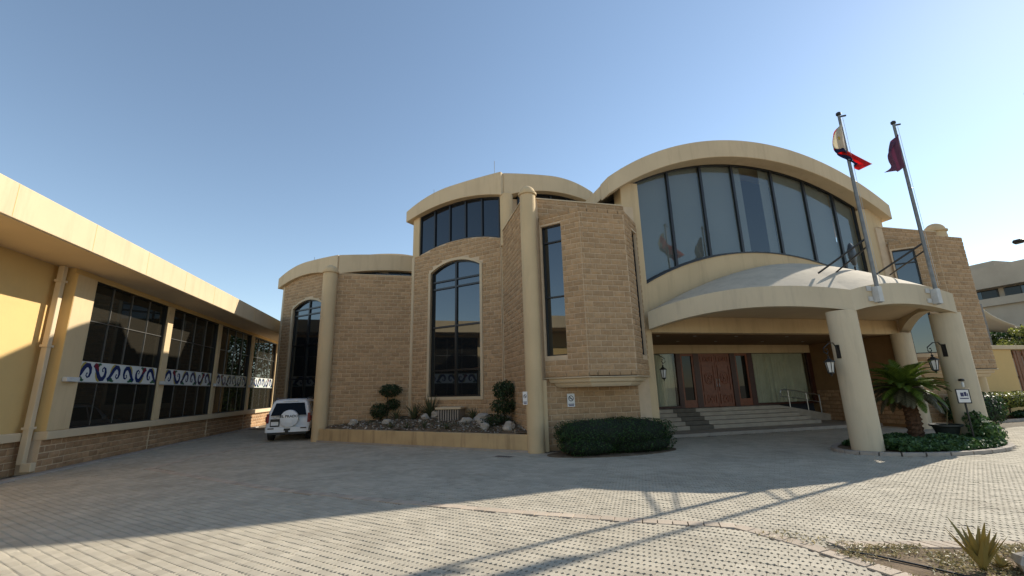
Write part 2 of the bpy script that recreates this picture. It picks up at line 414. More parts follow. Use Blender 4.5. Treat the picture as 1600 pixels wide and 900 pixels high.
BAND = [(-7.2,15.95),(-2.64,11.33),(-.14,9.30),(1.87,7.80),(3.64,6.62),(4.76,5.96),(5.02,5.05),(5.16,4.06),(5.28,2.6)]
BAND2 = [(-7.2,15.95),(-6.9,18.3),(-5.6,22.4)]
EDGE = [(5.35,4.93),(7.34,4.27),(9.2,3.65)]
ISL = (15.3, 10.55, 2.85, 1.42)
def seg_dist(x, y, poly):
    best = 9
    for (a, b), (c, d) in zip(poly, poly[1:]):
        t = max(0, min(1, ((x-a)*(c-a)+(y-b)*(d-b))/((c-a)**2+(d-b)**2)))
        best = min(best, math.hypot(x-a-(c-a)*t, y-b-(d-b)*t))
    return best
def annex_x(y): return -10.15+.03*(y-16)
def in_bed(x, y):
    if y > 4.95 or x < 5.0: return False
    return y < 4.93-(x-5.35)*.332 - .04 and x > 5.02+(5.05-y)*.14
def paved(x, y):
    if x < annex_x(y)+.32: return False
    if ((x-ISL[0])/(ISL[2]+.1))**2+((y-ISL[1])/(ISL[3]+.1))**2 < 1: return False
    if in_bed(x, y): return False
    if x < -3.75: return x+y < 22.4 and y < 33
    if x < 4.2: return (y-21.75)+(x+3.55)*.936 < -.12
    if x < 9.1: return y < 14.2
    if x < 21.3: return y < 15.92
    return y < 13.2
PL, PW = .21, .13
u2, v2 = np.array([1,-1])/2**.5, np.array([1,1])/2**.5
tt = np.arange(7)*PL/6
wave = np.array([0,1,0,1,0,1,0])*.046-.023
def paver_outline(gap):
    t = tt.copy(); t[0] += gap*.5; t[-1] -= gap*.5
    return np.concatenate([np.stack([t, wave-PW/2+gap], 1), np.stack([t[::-1], wave[::-1]+PW/2-gap], 1)])
top_o, bot_o = paver_outline(.0065), paver_outline(.0035)
near_v, near_f, far_v, far_f, singles = [], [], [], [], []
cells = []
for j in range(0, 262):
    vv = -3.2 + j*PW
    for i in range(-140, 110):
        uu = i*PL + (j % 2)*PL/2
        c = u2*(uu+PL/2)+v2*vv
        if c[1] < 2.4 or c[0] > 31 or c[1] > 33: continue
        if not paved(c[0], c[1]): continue
        if seg_dist(c[0], c[1], BAND) < .112 or (c[1] > 15 and c[0] < -5 and seg_dist(c[0], c[1], BAND2) < .112): continue
        if c[1] < 5.3 and c[0] > 5 and seg_dist(c[0], c[1], EDGE) < .10: continue
        px, py = proj((c[0], c[1], 0))
        if -40 < px < 1640 and 560 < py < 935: cells.append((math.hypot(*c), uu, vv, px, py))
cells.sort()
prnd = random.Random(3)
ns = 0; proto_pavers = []
for kq in range(5):
    mb = MB(); o = -np.array([PL/2, 0]); tz = prnd.uniform(-.0015, .0015)
    T = [(*(u2*(a+o[0])+v2*b), 0) for a, b in top_o]; Bq = [(*(u2*(a+o[0])+v2*b), -.014) for a, b in bot_o]
    me = bpy.data.meshes.new('paver'); me.from_pydata(T+Bq, [], [tuple(range(14))]+[(14+i,14+(i+1)%14,(i+1)%14,i) for i in range(14)]); me.materials.append(M['pave']); proto_pavers.append(me)
for dist, uu, vv, px, py in cells:
    dz = prnd.gauss(0, .0016); tx = prnd.gauss(0, .010); ty = prnd.gauss(0, .010)
    if ns < 300 and 10 < px < 1590 and py < 893:
        c = u2*(uu+PL/2)+v2*vv
        o = bpy.data.objects.new('paver', proto_pavers[ns % 5]); COL.objects.link(o); o.parent = drive; o.location = (c[0], c[1], dz); o.rotation_euler = (tx*.6, ty*.6, prnd.gauss(0, .008)); ns += 1
    elif dist < 16:
        b0 = len(near_v)
        for (a, b) in top_o:
            q = u2*(uu+a)+v2*(vv+b); near_v.append((q[0], q[1], dz+(a-PL/2)*tx+b*ty))
        for (a, b) in bot_o:
            q = u2*(uu+a)+v2*(vv+b); near_v.append((q[0], q[1], -.014))
        near_f.append(tuple(range(b0, b0+14)))
        near_f += [(b0+14+i, b0+14+(i+1)%14, b0+(i+1)%14, b0+i) for i in range(14)]
    else:
        b0 = len(near_v)
        for (a, b) in ((.006,-PW/2+.006),(PL-.006,-PW/2+.006),(PL-.006,PW/2-.006),(.006,PW/2-.006)):
            q = u2*(uu+a)+v2*(vv+b); near_v.append((q[0], q[1], dz))
        for (a, b) in ((.002,-PW/2+.002),(PL-.002,-PW/2+.002),(PL-.002,PW/2-.002),(.002,PW/2-.002)):
            q = u2*(uu+a)+v2*(vv+b); near_v.append((q[0], q[1], -.014))
        near_f += [(b0,b0+1,b0+2,b0+3)]+[(b0+4+i, b0+4+(i+1)%4, b0+(i+1)%4, b0+i) for i in range(4)]
me = bpy.data.meshes.new('pavers'); me.from_pydata(near_v, [], near_f); me.materials.append(M['pave'])
tag(mesh_obj('paver_field', me, None, drive), kind='stuff')
# header course (band) and the edge course along the bed: each piece its own object
def course(poly, wdt, lng, name, parent, m, zt=.008, side=0, gp=.007, skew=0):
    acc = 0
    for (a, b), (c, d) in zip(poly, poly[1:]):
        Ls = math.hypot(c-a, d-b); ux, uy = (c-a)/Ls, (d-b)/Ls; nx, ny = -uy, ux; k = int(Ls/lng)
        for i in range(k):
            s0 = Ls*i/k+gp; s1 = Ls*(i+1)/k-gp; mb = MB()
            h0, h1 = (-wdt/2, wdt/2) if not side else (0, wdt)
            mid = (a+ux*(s0+s1)/2, b+uy*(s0+s1)/2)
            P = [(a+ux*s+nx*h, b+uy*s+ny*h) for s, h in ((s0+skew,h0),(s1+skew,h0),(s1-skew,h1),(s0-skew,h1))]
            zj = prnd.gauss(0, .002)
            vs = [(x, y, -.012) for x, y in P]+[(mid[0]+(x-mid[0])*.975, mid[1]+(y-mid[1])*.975, zt+zj) for x, y in P]
            mb.add(vs, [(4,5,6,7),(0,1,5,4),(1,2,6,5),(2,3,7,6),(3,0,4,7)]); mb.build(name, m, parent)
course(BAND, .21, .21, 'band_paver', drive, M['band'])
course(BAND2, .21, .24, 'band_paver', drive, M['band'])
course(EDGE, .24, .135, 'edge_paver', drive, M['band'], zt=.010, gp=.010, skew=.05)
# kerb strip along the annex
kb = MB()
for i in range(18):
    y0 = 8+i*1.45; kb = MB(); kb.add([(annex_x(y0)+.02,y0,-.02),(annex_x(y0)+.30,y0,-.02),(annex_x(y0+1.44)+.30,y0+1.44,-.02),(annex_x(y0+1.44)+.02,y0+1.44,-.02),
        (annex_x(y0)+.02,y0,.05),(annex_x(y0)+.27,y0,.045),(annex_x(y0+1.44)+.27,y0+1.44,.045),(annex_x(y0+1.44)+.02,y0+1.44,.05)], [(0,3,2,1),(4,5,6,7),(0,1,5,4),(1,2,6,5),(2,3,7,6),(3,0,4,7)])
    kb.build('kerb_block', M['kerb'], drive, bevel=.008)
# drain grate
dg = empty('drain_grate', (3.2, 14.05, 0), 'small slotted drain grate in the paving by the cream column', 'drain grate')
fr = Fr((3.0, 14.25), (1, -.936)); mb = MB(); mb.fbox(fr, -.02, .62, -.0, .32, -.005, .010); mb.build('frame', M['kerb'], dg)
for i in range(6): mb = MB(); mb.fbox(fr, .06+i*.09, .11+i*.09, .05, .27, .0102, .014); mb.build('slot', M['grate'], dg)

# soil bed with dry litter at lower right
bed = MB(); bp = [(5.12,4.83),(7.34,4.13),(9.2,3.5),(9.2,1.8),(5.5,1.8),(5.30,3.2),(5.2,4.2)]
bed.prism(bp, -.012, .006)
tag(bed.build('flower_bed', M['soil']), kind='structure')
pts, nr = [], []
while len(pts) < 9000:
    x, y = random.uniform(4.7, 9), random.uniform(2.2, 5.6)
    inb = in_bed(x, y)
    if not inb and not (random.random() < .16 and seg_dist(x, y, [(4.3,6.2),(4.95,5.5),(5.4,4.95)]) < .25): continue
    if inb and math.sin(x*5.1+y*2)+math.sin(y*7-x*2.2)+random.gauss(0, .6) < -.2: continue
    pts.append((x, y, .012 if inb else .006)); nr.append((0, 0, 1))
tag(leaf_mesh('leaf_litter', np.array(pts)+np.array([0,0,.012]), nr, .055, M['drygrass'], None, .25, .9), 'dry straw and leaf litter over the soil bed', 'leaf litter', None, 'stuff')

# porch pavement, island kerb and soil, planter soil are built with their things below

# ================================================================== ANNEX (left building)
AN = empty('annex_building', (-10.2, 16, 0), 'long ochre annex with overhanging flat roof and dark tile-banded windows on the left', 'building')
LF = Fr((-10.15, 16), (.03, 1))
S_END = 21.75
mb = MB(); mb.fbox(LF, -14, 0.25, -9, -.45, 1.15, 6.14); mb.build('wall', M['ochre'], AN)
mb = MB()                                                    # window front: solid core behind the glass
mb.fbox(LF, .25, S_END, -9, -.22, 0, 6.14); mb.build('wall_core', M['ochre'], AN)
mb = MB(); mb.fbox(LF, .25, S_END, -.21, .0, 5.95, 6.14); mb.build('lintel', M['ochre'], AN)
WN = [(1.15, 5.72), (6.15, 10.87), (11.22, 15.95), (16.35, 21.25)]
PIL = [(.25, 1.15), (5.72, 6.15), (10.87, 11.22), (15.95, 16.35), (21.25, S_END)]
for k in range(14):                                           # expansion joints in the fascia
    q = MB(); q.fbox(LF, -12+k*2.6, -11.985+k*2.6, 1.501, 1.504, 6.17, 6.96); q.build('fascia_joint', M['ochre'], AN)
for a, b in PIL:
    mb = MB(); mb.fbox(LF, a, b, -.21 if a > .3 else -.46, .06, 1.17, 5.95); mb.build('pilaster', M['cream'] if a > .3 else M['ochre'], AN, bevel=.01)
mb = MB(); mb.fbox(LF, .27, 1.14, .061, .068, 1.18, 5.94); mb.build('pilaster_face', M['cream'], AN)
mb = MB(); mb.fbox(LF, .20, S_END+.02, -.2, .16, .93, 1.168); mb.build('sill_ledge', M['stone_trim'], AN, bevel=.02)
mb = MB(); mb.fbox(LF, -14, .10, -.6, -.30, .93, 1.17); mb.build('sill_ledge', M['stone_trim'], AN, bevel=.02)
# plinth of rough blocks
mb = MB(); mb.fbox(LF, -14, .2, -.9, -.45, 0, .93); mb.fbox(LF, .2, S_END, -.5, -.02, 0, .93)
pl = mb.build('plinth', M['mortar'], AN)
bb = MB(); LF2 = Fr(LF.P(0, -.45, 0)[:2], (.03, 1)); LF3 = Fr(LF.P(0, -.02, 0)[:2], (.03, 1)); LF4 = Fr(LF.P(0, .03, 0)[:2], (.03, 1))
sing = []
brick_wall(LF2, -4, .2, 0, .93, out=bb, single=sing, seed=5); brick_wall(LF3, .2, S_END, 0, .93, out=bb, single=sing, want=lambda s, z: s < 9, seed=6)
sing = sing[:300]
build_singles(sing, 'stone_block', M['brick2'], pl)
tag(bb.build('block_facing', M['brick2'], pl), kind='stuff')
for a, b in PIL:                                              # block piers below the pilasters
    mb = MB(); mb.fbox(LF, a-.06, b+.06, -.02, .035, 0, .93); pr = mb.build('plinth_pier', M['mortar'], AN)
    bb = MB(); brick_wall(LF4, a-.06, b+.06, 0, .93, out=bb, seed=int(a*10)); bb.build('block_facing', M['brick2'], pr)
# roof slab with deep fascia
mb = MB(); mb.fbox(LF, -14, S_END+.6, -9.4, 1.5, 6.141, 6.98); mb.build('roof_slab', M['cream2'], AN, bevel=.02)
mb = MB(); mb.fbox(LF, -14, S_END+.5, -.2, 1.46, 6.125, 6.139); mb.build('soffit', M['soffit'], AN)
# downpipe
dp = MB(); c = LF.P(.02, -.02, 0)
dp.fbox(LF, -.07, .09, -.28, -.12, .30, 6.12); dpo = dp.build('downpipe', M['stone_trim'], AN, bevel=.02)
d2 = MB(); d2.fbox(LF, -.08, .10, -.16, .10, .10, .34); d2.build('outlet_shoe', M['stone_trim'], dpo, bevel=.02)
for z in (1.25, 3.6, 5.6): d2 = MB(); d2.fbox(LF, -.12, .14, -.29, -.10, z, z+.07); d2.build('pipe_clip', M['stone_trim'], dpo)
# windows with panes, mullions and the painted tile frieze
ZR = [1.17, 2.60, 3.29, 4.62, 5.95]
def scroll_strip(mb, pts, w0, w1, d, mi):
    n_ = len(pts)
    L_, R_ = [], []
    for i, (s, z) in enumerate(pts):
        a = pts[max(i-1, 0)]; b = pts[min(i+1, n_-1)]; tx, tz = b[0]-a[0], b[1]-a[1]; l = math.hypot(tx, tz) or 1
        f = i/(n_-1); wd = (w0+(w1-w0)*f)*(.35+.65*math.sin(math.pi*min(1, f*1.15+.12)))
        L_.append(LF.P(s-tz/l*wd, d, z+tx/l*wd)); R_.append(LF.P(s+tz/l*wd, d, z-tx/l*wd))
    mb.add(L_+R_, [(i, i+1, n_+i+1, n_+i) for i in range(n_-1)], mi)
for wi, (a, b) in enumerate(WN):
    mb = MB(); mb.fbox(LF, a, a+.05, -.2, -.02, 1.17, 5.95); mb.fbox(LF, b-.05, b, -.2, -.02, 1.17, 5.95); mb.fbox(LF, a+.05, b-.05, -.2, -.02, 5.90, 5.95); mb.fbox(LF, a+.05, b-.05, -.2, -.02, 1.17, 1.21)
    wo_ = mb.build('window', M['frame'], AN)
    cs = [a+.05+(b-a-.1)*i/4 for i in range(5)]
    for r in (0, 2, 3):
        for c in range(4):
            mb = MB(); mb.fbox(LF, cs[c]+.012, cs[c+1]-.012, -.13, -.12+random.uniform(-.003, .003), ZR[r]+.012, ZR[r+1]-.012); mb.build('pane', M['glass_l'], wo_)
    for c in (1, 2, 3):
        mb = MB(); mb.fbox(LF, cs[c]-.013, cs[c]+.013, -.16, -.085, 3.31, 5.9); mb.fbox(LF, cs[c]-.010, cs[c]+.010, -.16, -.10, 1.21, 2.59); mb.build('mullion', M['frame_grey'], wo_)
    mb = MB(); mb.fbox(LF, a+.05, b-.05, -.16, -.085, 4.607, 4.633); mb.build('transom', M['frame_grey'], wo_)
    tf = empty('tile_frieze', LF.P((a+b)/2, -.1, 2.6)); tf.parent = AN; tf.matrix_parent_inverse = world(AN).inverted()
    nt_ = 8
    for k in range(nt_):
        s0 = a+.05+(b-a-.1)*k/nt_; s1 = a+.05+(b-a-.1)*(k+1)/nt_
        mb = MB(); mb.fbox(LF, s0+.003, s1-.003, -.14, -.06, 2.62, 3.28); mb.build('tile', M['tile'], tf)
    mb = MB(); mb.fbox(LF, a+.03, b-.03, -.16, -.05, 2.585, 2.618); mb.build('tile_ledge', M['frame_grey'], tf)
    wU = (b-a-.1)/6.0                                            # six scrolls, alternately up and down
    orn = {k: MB() for k in ('t_blue', 't_green', 't_yellow', 't_red')}
    for k in range(6):
        s0 = a+.05+wU*k; up = 1 if k not in (1, 4) else -1; flip = 1 if k in (0, 1, 2) else -1
        zc = 2.95
        def Q(f, h): 
            ff = f if flip > 0 else 1-f
            return (s0+wU*ff, zc+up*h*1.05)
        pts_ = [Q(-.02,-.22), Q(.12,-.16), Q(.25,-.03), Q(.38,.12), Q(.52,.21), Q(.68,.20), Q(.79,.11), Q(.82,-.02), Q(.77,-.13), Q(.66,-.17), Q(.57,-.11), Q(.60,-.04), Q(.66,-.05)]
        scroll_strip(orn['t_blue'], pts_, .085, .075, -.056, 0)
        scroll_strip(orn['t_yellow'], [Q(.16,.0), Q(.24,.12), Q(.32,.22), Q(.42,.28), Q(.46,.26)], .05, .08, -.057, 0)
        scroll_strip(orn['t_green'], [Q(.02,-.25), Q(.14,-.20), Q(.28,-.22), Q(.40,-.27), Q(.46,-.24)], .08, .08, -.0575, 0)
        if k in (1, 4): scroll_strip(orn['t_red'], [Q(.02,-.24), Q(.14,-.21), Q(.26,-.12), Q(.33,-.04)], .10, .08, -.054, 0)
    for k, nm in (('t_blue','blue_scroll'), ('t_green','green_leaf'), ('t_yellow','yellow_petal'), ('t_red','red_flower')):
        orn[k].build(nm, M[k], tf)
for s in (.72, 5.93, 11.05, 16.15):
    mb = MB(); mb.fbox(LF, s-.28 if s < 1 else s-.2, s+.28 if s < 1 else s+.2, .07, .2, 2.60, 2.74); mb.build('wall_light', M['steel_white'], AN, bevel=.015)

# ================================================================== MAIN BUILDING
MBD = empty('main_building', (15, 19, 0), 'beige split-block hall with arched roofs, corner columns and vaulted entrance canopy', 'building')
def wall_mb(fr, s0, s1, z0, top, th, ops=(), n=20):
    mb = MB(); cur = s0
    for (a, b, oz, ot) in sorted(ops):
        if a > cur: mb.slab(fr, cur, a, flat(z0), top, -th, 0, n)
        if oz > z0: mb.slab(fr, a, b, flat(z0), flat(oz), -th, 0, 2)
        mb.slab(fr, a, b, ot, top, -th, 0, n)
        cur = b
    if cur < s1: mb.slab(fr, cur, s1, flat(z0), top, -th, 0, n)
    return mb
def window(parent, fr, a, b, z0, top, rec, mulls=(), trans=(), glass=None, bw=.07, mw=.05, surround=0, name='window', lo=None, sw=.14, frame_m=None):
    """black frame mesh = the part; panes, mullions and surround are its pieces"""
    fm = frame_m or M['frame']; lo = lo or flat(z0); n = 16
    mb = MB(); d0, d1 = -rec-.04, -rec+.06
    mb.slab(fr, a, a+bw, lo, top, d0, d1, 2); mb.slab(fr, b-bw, b, lo, top, d0, d1, 2)
    mb.slab(fr, a+bw, b-bw, lo, lambda s: lo(s)+bw, d0, d1, n); mb.slab(fr, a+bw, b-bw, lambda s: top(s)-bw, top, d0, d1, n)
    o = mb.build(name, fm, parent)
    cs = [a+bw]+list(mulls)+[b-bw]; zs = list(trans)
    for mm in mulls:
        q = MB(); q.slab(fr, mm-mw, mm+mw, lambda s: lo(s)+bw, lambda s: top(s)-bw, d0+.01, d1+.012, 2); q.build('mullion', fm, o)
    for z in zs:
        for c0, c1 in zip(cs, cs[1:]):
            q = MB(); q.fbox(fr, c0+(mw if c0 in mulls else 0), c1-(mw if c1 in mulls else 0), d0+.01, d1+.006, z-mw*.8, z+mw*.8); q.build('transom', fm, o)
    for c0, c1 in zip(cs, cs[1:]):
        rows = [lambda s: lo(s)+bw]+[flat(z) for z in zs]+[lambda s: top(s)-bw]
        for r0, r1 in zip(rows, rows[1:]):
            jt = random.uniform(-.004, .004)
            q = MB(); q.slab(fr, c0-.01, c1+.01, r0, r1, -rec-.012+jt, -rec+jt, 8); q.build('pane', glass, o)
    if surround:
        q = MB(); t2 = lambda s: top(min(max(s, a), b))
        ot = arc(a-sw, b+sw, top(a)-.0, top((a+b)/2)+sw-top(a))
        q.slab(fr, a-sw, a, flat(z0-sw), ot, -rec, surround, 4); q.slab(fr, b, b+sw, flat(z0-sw), ot, -rec, surround, 4)
        q.slab(fr, a, b, flat(z0-sw), flat(z0), -rec, surround, 2); q.slab(fr, a, b, top, ot, -rec, surround, n)
        q.build('surround', M['stone_trim'], o)
    return o
single_bricks = []
def facing(wallobj, fr, s0, s1, z0, z1, **k):
    bb = MB(); brick_wall(fr, s0, s1, z0, z1, out=bb, **k)
    if bb.v: tag(bb.build('block_facing', M['brick'], wallobj), kind='stuff')

# ---- hall front (big arch)
FA = Fr((0, 14.6), (1, 0))
aLo = arc(7.6, 22.1, 9.35, 2.34); aHi = arc(7.55, 22.15, 10.02, 2.48)
mb = MB(); mb.slab(FA, 7.6, 22.1, aLo, aHi, -.35, .35, 48); mb.build('hall_arch_fascia', M['cream2'], MBD, bevel=.025)
mb = MB(); mb.slab(FA, 7.6, 22.1, lambda s: aLo(s)+.1, lambda s: aHi(s)-.05, -13, -.351, 40); mb.build('hall_vault_roof', M['cream2'], MBD)
mb = MB(); mb.box(8.3, 9.1, 14.62, 15.2, 0, 10.1); mb.build('hall_post', M['cream'], MBD, bevel=.03)
mb = MB(); mb.box(20.85, 21.95, 14.62, 15.2, 4.6, 9.95); mb.build('hall_post', M['cream'], MBD, bevel=.03)
gLo = arc(9.1, 20.85, 5.88, 1.55)
mb = MB(); mb.slab(FA, 9.1, 20.85, flat(4.6), gLo, -.45, -.04, 36); mb.build('spandrel_wall', M['cream'], MBD)
mb = MB(); mb.slab(FA, 9.1, 20.85, gLo, lambda s: gLo(s)+.045, -.46, .0, 36); mb.build('spandrel_sill', M['frame'], MBD)
window(MBD, FA, 9.1, 20.85, 0, lambda s: aLo(s)+.02, .38, mulls=(10.75, 12.43, 14.1, 16.22, 18.0, 19.62), glass=M['glass_a'], bw=.09, mw=.055, name='hall_window', lo=lambda s: gLo(s)+.045)
bl = empty('blind_row', (15, 15.3, 6)); bl.parent = MBD; bl.matrix_parent_inverse = world(MBD).inverted()
xs = [9.1, 10.75, 12.43, 14.1, 14.72, 15.72, 16.22, 18.0, 19.62, 20.85]
for i, (a, b) in enumerate(zip(xs, xs[1:])):
    if i == 4: continue
    q = MB(); q.slab(FA, a+.015, b-.015, flat(5.4), lambda s: aLo(s)+.2, -.54-.02*(i % 2), -.52-.02*(i % 2), 6); q.build('blind', M['blind'], bl)
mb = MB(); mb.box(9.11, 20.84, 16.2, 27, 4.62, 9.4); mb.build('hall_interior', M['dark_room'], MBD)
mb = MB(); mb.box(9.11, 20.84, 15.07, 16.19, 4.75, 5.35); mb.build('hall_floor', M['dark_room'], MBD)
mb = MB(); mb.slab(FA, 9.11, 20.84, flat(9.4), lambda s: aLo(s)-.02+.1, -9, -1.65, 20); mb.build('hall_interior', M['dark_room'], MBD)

# ---- wings beside the hall, bays
def bay(dx, seed, detailed):
    mass = MB(); mass.box(4.36+dx, 8.3+dx, 14.86, 24, 0, 8.95); mass.build('wing_mass', M['mortar'], MBD)
    FW = Fr((0+dx, 14.56), (1, 0))
    wl = wall_mb(FW, 4.36, 8.75 if dx == 0 else 9.0, 0, flat(9.0), .29).build('wing_wall', M['mortar'], MBD)
    facing(wl, FW, 4.75, 8.34 if dx == 0 else 9.0, 8.08, 9.0, seed=seed)
    bb = MB(); brick_wall(FW, 4.75, 8.3, 0, 2.36, out=bb, single=single_bricks if detailed else None, want=lambda s, z: z > .7, seed=seed+1)
    facing_o = tag(bb.build('block_facing', M['brick'], wl), kind='stuff')
    cop = MB(); cop.box(4.5+dx, 8.3+dx, 14.52, 14.9, 9.001, 9.05); cop.build('coping', M['stone_trim'], MBD)
    A_, B_, C_, D_ = (4.75+dx, 14.45), (5.88+dx, 13.33), (7.60+dx, 13.33), (8.75+dx, 14.48)
    core = MB(); ins = .3
    F1, F2, F3 = Fr(A_, (B_[0]-A_[0], B_[1]-A_[1])), Fr(B_, (1, 0)), Fr(C_, (D_[0]-C_[0], D_[1]-C_[1]))
    L1 = math.dist(A_, B_); L2 = C_[0]-B_[0]; L3 = math.dist(C_, D_)
    w1 = (.06, .86, 3.1, flat(7.83)); w3 = (.90, 1.54, 3.1, flat(7.83))
    core = wall_mb(F1, 0, L1, 2.37, flat(8.21), .3, [w1]); b2 = wall_mb(F2, 0, L2, 2.37, flat(8.21), .3); b3 = wall_mb(F3, 0, L3, 2.37, flat(8.21), .3, [w3])
    core.add(b2.v, b2.f); core.add(b3.v, b3.f)
    core.prism([A_, B_, C_, D_], 2.372, 2.5); core.prism([A_, B_, C_, D_], 8.1, 8.21)
    co = core.build('bay_wall', M['mortar'], MBD)
    bb = MB(); sg = single_bricks if detailed else None
    brick_wall(F1, .01, L1, 2.385, 8.275, holes=[w1], out=bb, single=sg, want=lambda s, z: True, seed=seed+2)
    brick_wall(F2, 0, L2, 2.385, 8.275, out=bb, single=sg, want=lambda s, z: True, seed=seed+3, off=.1)
    brick_wall(F3, 0, L3, 2.385, 8.275, holes=[w3], out=bb, seed=seed+4)
    tag(bb.build('block_facing', M['brick'], co), kind='stuff')
    window(MBD, F1, *w1[:3], w1[3], .16, trans=(5.16, 7.2), glass=M['glass_b'], bw=.045, mw=.03, name='slit_window')
    window(MBD, F3, *w3[:3], w3[3], .16, trans=(5.16, 7.2), glass=M['glass_b'], bw=.045, mw=.03, name='slit_window')
    def inset(k):
        cxx = (B_[0]+C_[0])/2
        return [(A_[0]+k*1.9, 14.5), (B_[0]+k*.7, B_[1]+k), (C_[0]-k*.7, C_[1]+k), (D_[0]-k*1.9, 14.5)]
    for (k0, k1, za, zb) in ((-.03, -.03, 2.33, 2.369), (.06, .10, 2.33, 2.19), (.16, .24, 2.19, 2.04)):
        mb = MB(); mb.loft([[(x, y, za) for x, y in inset(k0)], [(x, y, (za+zb)/2) for x, y in inset((k0+k1)/2-.01)], [(x, y, zb) for x, y in inset(k1)]]); mb.build('corbel', M['stone_trim'], co, bevel=.02)
    return co
bay_o = bay(0, 20, True)
bay(17.0, 60, False)
def dome_column(x, y, r, z1, zb=0, name='round_column'):
    mb = MB(); mb.lathe((x, y), [(r, zb), (r, z1)], 28); o = mb.build(name, M['cream'], MBD, smooth=True)
    mb = MB(); mb.lathe((x, y), [(r*1.02, z1), (r*1.16, z1+.03), (r*1.18, z1+.10), (r*1.05, z1+.115)], 28); mb.build('cap_ring', M['cream'], o, smooth=True)
    mb = MB(); mb.lathe((x, y), [(r*1.0*math.cos(t), z1+.116+r*.95*math.sin(t)) for t in np.linspace(0, 1.5, 8)], 28); mb.build('cap_dome', M['cream'], o, smooth=True)
    return o
dome_column(4.33, 14.42, .29, 9.02)
dome_column(25.5, 14.75, .40, 9.05)
mb = MB(); mb.box(4.60, 4.76, 14.36, 14.555, 0, 2.30); mb.build('corner_pilaster', M['cream'], MBD, bevel=.01)

# ---- side wall of the second block
FS = Fr((4.2, 18.3), (0, -1))
sw_ = wall_mb(FS, 0, 3.75, 0, flat(8.95), .14).build('side_wall', M['mortar'], MBD)
facing(sw_, FS, .14, 3.68, .2, 8.94, seed=31)
mb = MB(); mb.fbox(FS, -.02, .13, -.1, .03, .2, 8.96); mb.build('corner_strip', M['stone_trim'], MBD)
mb = MB(); mb.fbox(FS, .135, 3.7, -.14, .05, 8.951, 8.985); mb.build('coping', M['stone_trim'], MBD)

# ---- stepped blocks: 45 degree face with arched window
def stepped(o, zs_f, rise_f, hi_s, hi_r, clere, wz, seed, name, zb):
    Fb = Fr(o, (1, -1)); Lf = 5.35
    fLo = arc(-.3, Lf+.25, zs_f, rise_f); fHi0 = arc(-.3, Lf+.25, hi_s, hi_r)
    fHi = lambda s: fHi0(s) if s < 2.65 else hi_s+hi_r-.10*((s-2.65)/2.95)**2
    top = arc(.4, 5.29, 8.76, .38) if clere else (lambda s: fLo(s)+.03)
    topw = lambda s: top(min(max(s, .4), 5.29)) if clere else top(s)
    wtop = arc(1.26, 4.22, wz, .42)
    op = (1.26, 4.22, 1.78, wtop)
    wl = wall_mb(Fb, 0, Lf, 0, topw, .3, [op], 24).build('angled_wall', M['mortar'], MBD)
    facing(wl, Fb, .16, Lf-.02, zb, 9.9, top=topw, holes=[(1.12, 4.36, 1.64, lambda s: wtop(min(max(s,1.26),4.22))+.12)], seed=seed)
    mb = MB(); mb.fbox(Fb, -.02, .15, -.2, .035, zb, topw(0)); mb.build('corner_strip', M['stone_trim'], MBD)
    window(MBD, Fb, 1.26, 4.22, 1.78, wtop, .16, mulls=(2.74,), trans=(2.96, 5.0, 6.88, 7.24), glass=M['glass_b'], bw=.07, mw=.05, surround=.055, name='arched_window', sw=.13)
    if clere:
        cT = lambda s: fLo(s)+.02
        window(MBD, Fb, .42, 5.29, 0, cT, .12, mulls=[.42+.97*k for k in range(1, 5)], glass=M['glass_c'], bw=.07, mw=.04, name='clerestory_window', lo=top)
        mb = MB(); mb.fbox(Fb, 0, .42, -.3, .02, topw(0)+.001, fLo(0)+.1); mb.build('clerestory_post', M['cream'], MBD, bevel=.02)
        mb = MB(); mb.fbox(Fb, .42, 5.29, -.5, -.2, 8.0, 11.1); mb.build('wall_core', M['mortar'], MBD)
    mb = MB(); mb.slab(Fb, -.3, Lf+.25, fLo, fHi, -.3, .26, 32); mb.build('arched_fascia', M['cream2'], MBD, bevel=.02)
    mb = MB(); mb.slab(Fb, -.3, Lf+.25, lambda s: fHi(s)-.3, lambda s: fHi(s)-.04+.28*math.sin(math.pi*(s+.3)/(Lf+.55)), -6, -.31, 24); mb.build('vault_roof', M['cream2'], MBD)
    return Fb, fLo, fHi
FB, bLo, bHi = stepped((.35, 22.05), 10.70, .46, 11.28, .68, True, 7.72, 41, 'b', .3)
FC, cLo, cHi = stepped((-7.72, 30.66), 8.86, .52, 9.55, .66, False, 7.35, 42, 'c', .0)
# fascias facing the front, continuing round the corner
def front_face(y, x0, x1, zl, rl, zh, rh, gz0, hc):
    F_ = Fr((0, y), (1, 0)); lo, hi0 = arc(x0, x1, zl, rl), arc(x0, x1, zh, rh); xm = (x0+x1)/2
    hi = lambda s: hi0(s) if s > xm else zh+rh-(zh+rh-hc)*((xm-s)/(xm-x0))**2
    mb = MB(); mb.slab(F_, x0, x1, lo, hi, -.3, .26, 28); mb.build('arched_fascia', M['cream2'], MBD, bevel=.02)
    mb = MB(); mb.slab(F_, x0, x1, lambda s: hi(s)-.3, lambda s: hi(s)-.04+.3*math.sin(math.pi*(s-x0)/(x1-x0)), -7, -.31, 24); mb.build('vault_roof', M['cream2'], MBD)
    window(MBD, F_, x0+.75, x1-.4, gz0, lambda s: lo(s)+.02, .14, mulls=[x0+.75+(x1-x0-1.15)*k/4 for k in (1, 2, 3)], glass=M['glass_c'], bw=.06, mw=.04, name='clerestory_window')
    mb = MB(); mb.fbox(F_, x0+.1, x1, -.6, -.2, gz0-1, zl+.1); mb.build('wall_core', M['mortar'], MBD)
    return F_
front_face(18.28, 4.28, 8.75, 10.70, .44, 11.28, .68, 8.6, 11.86)
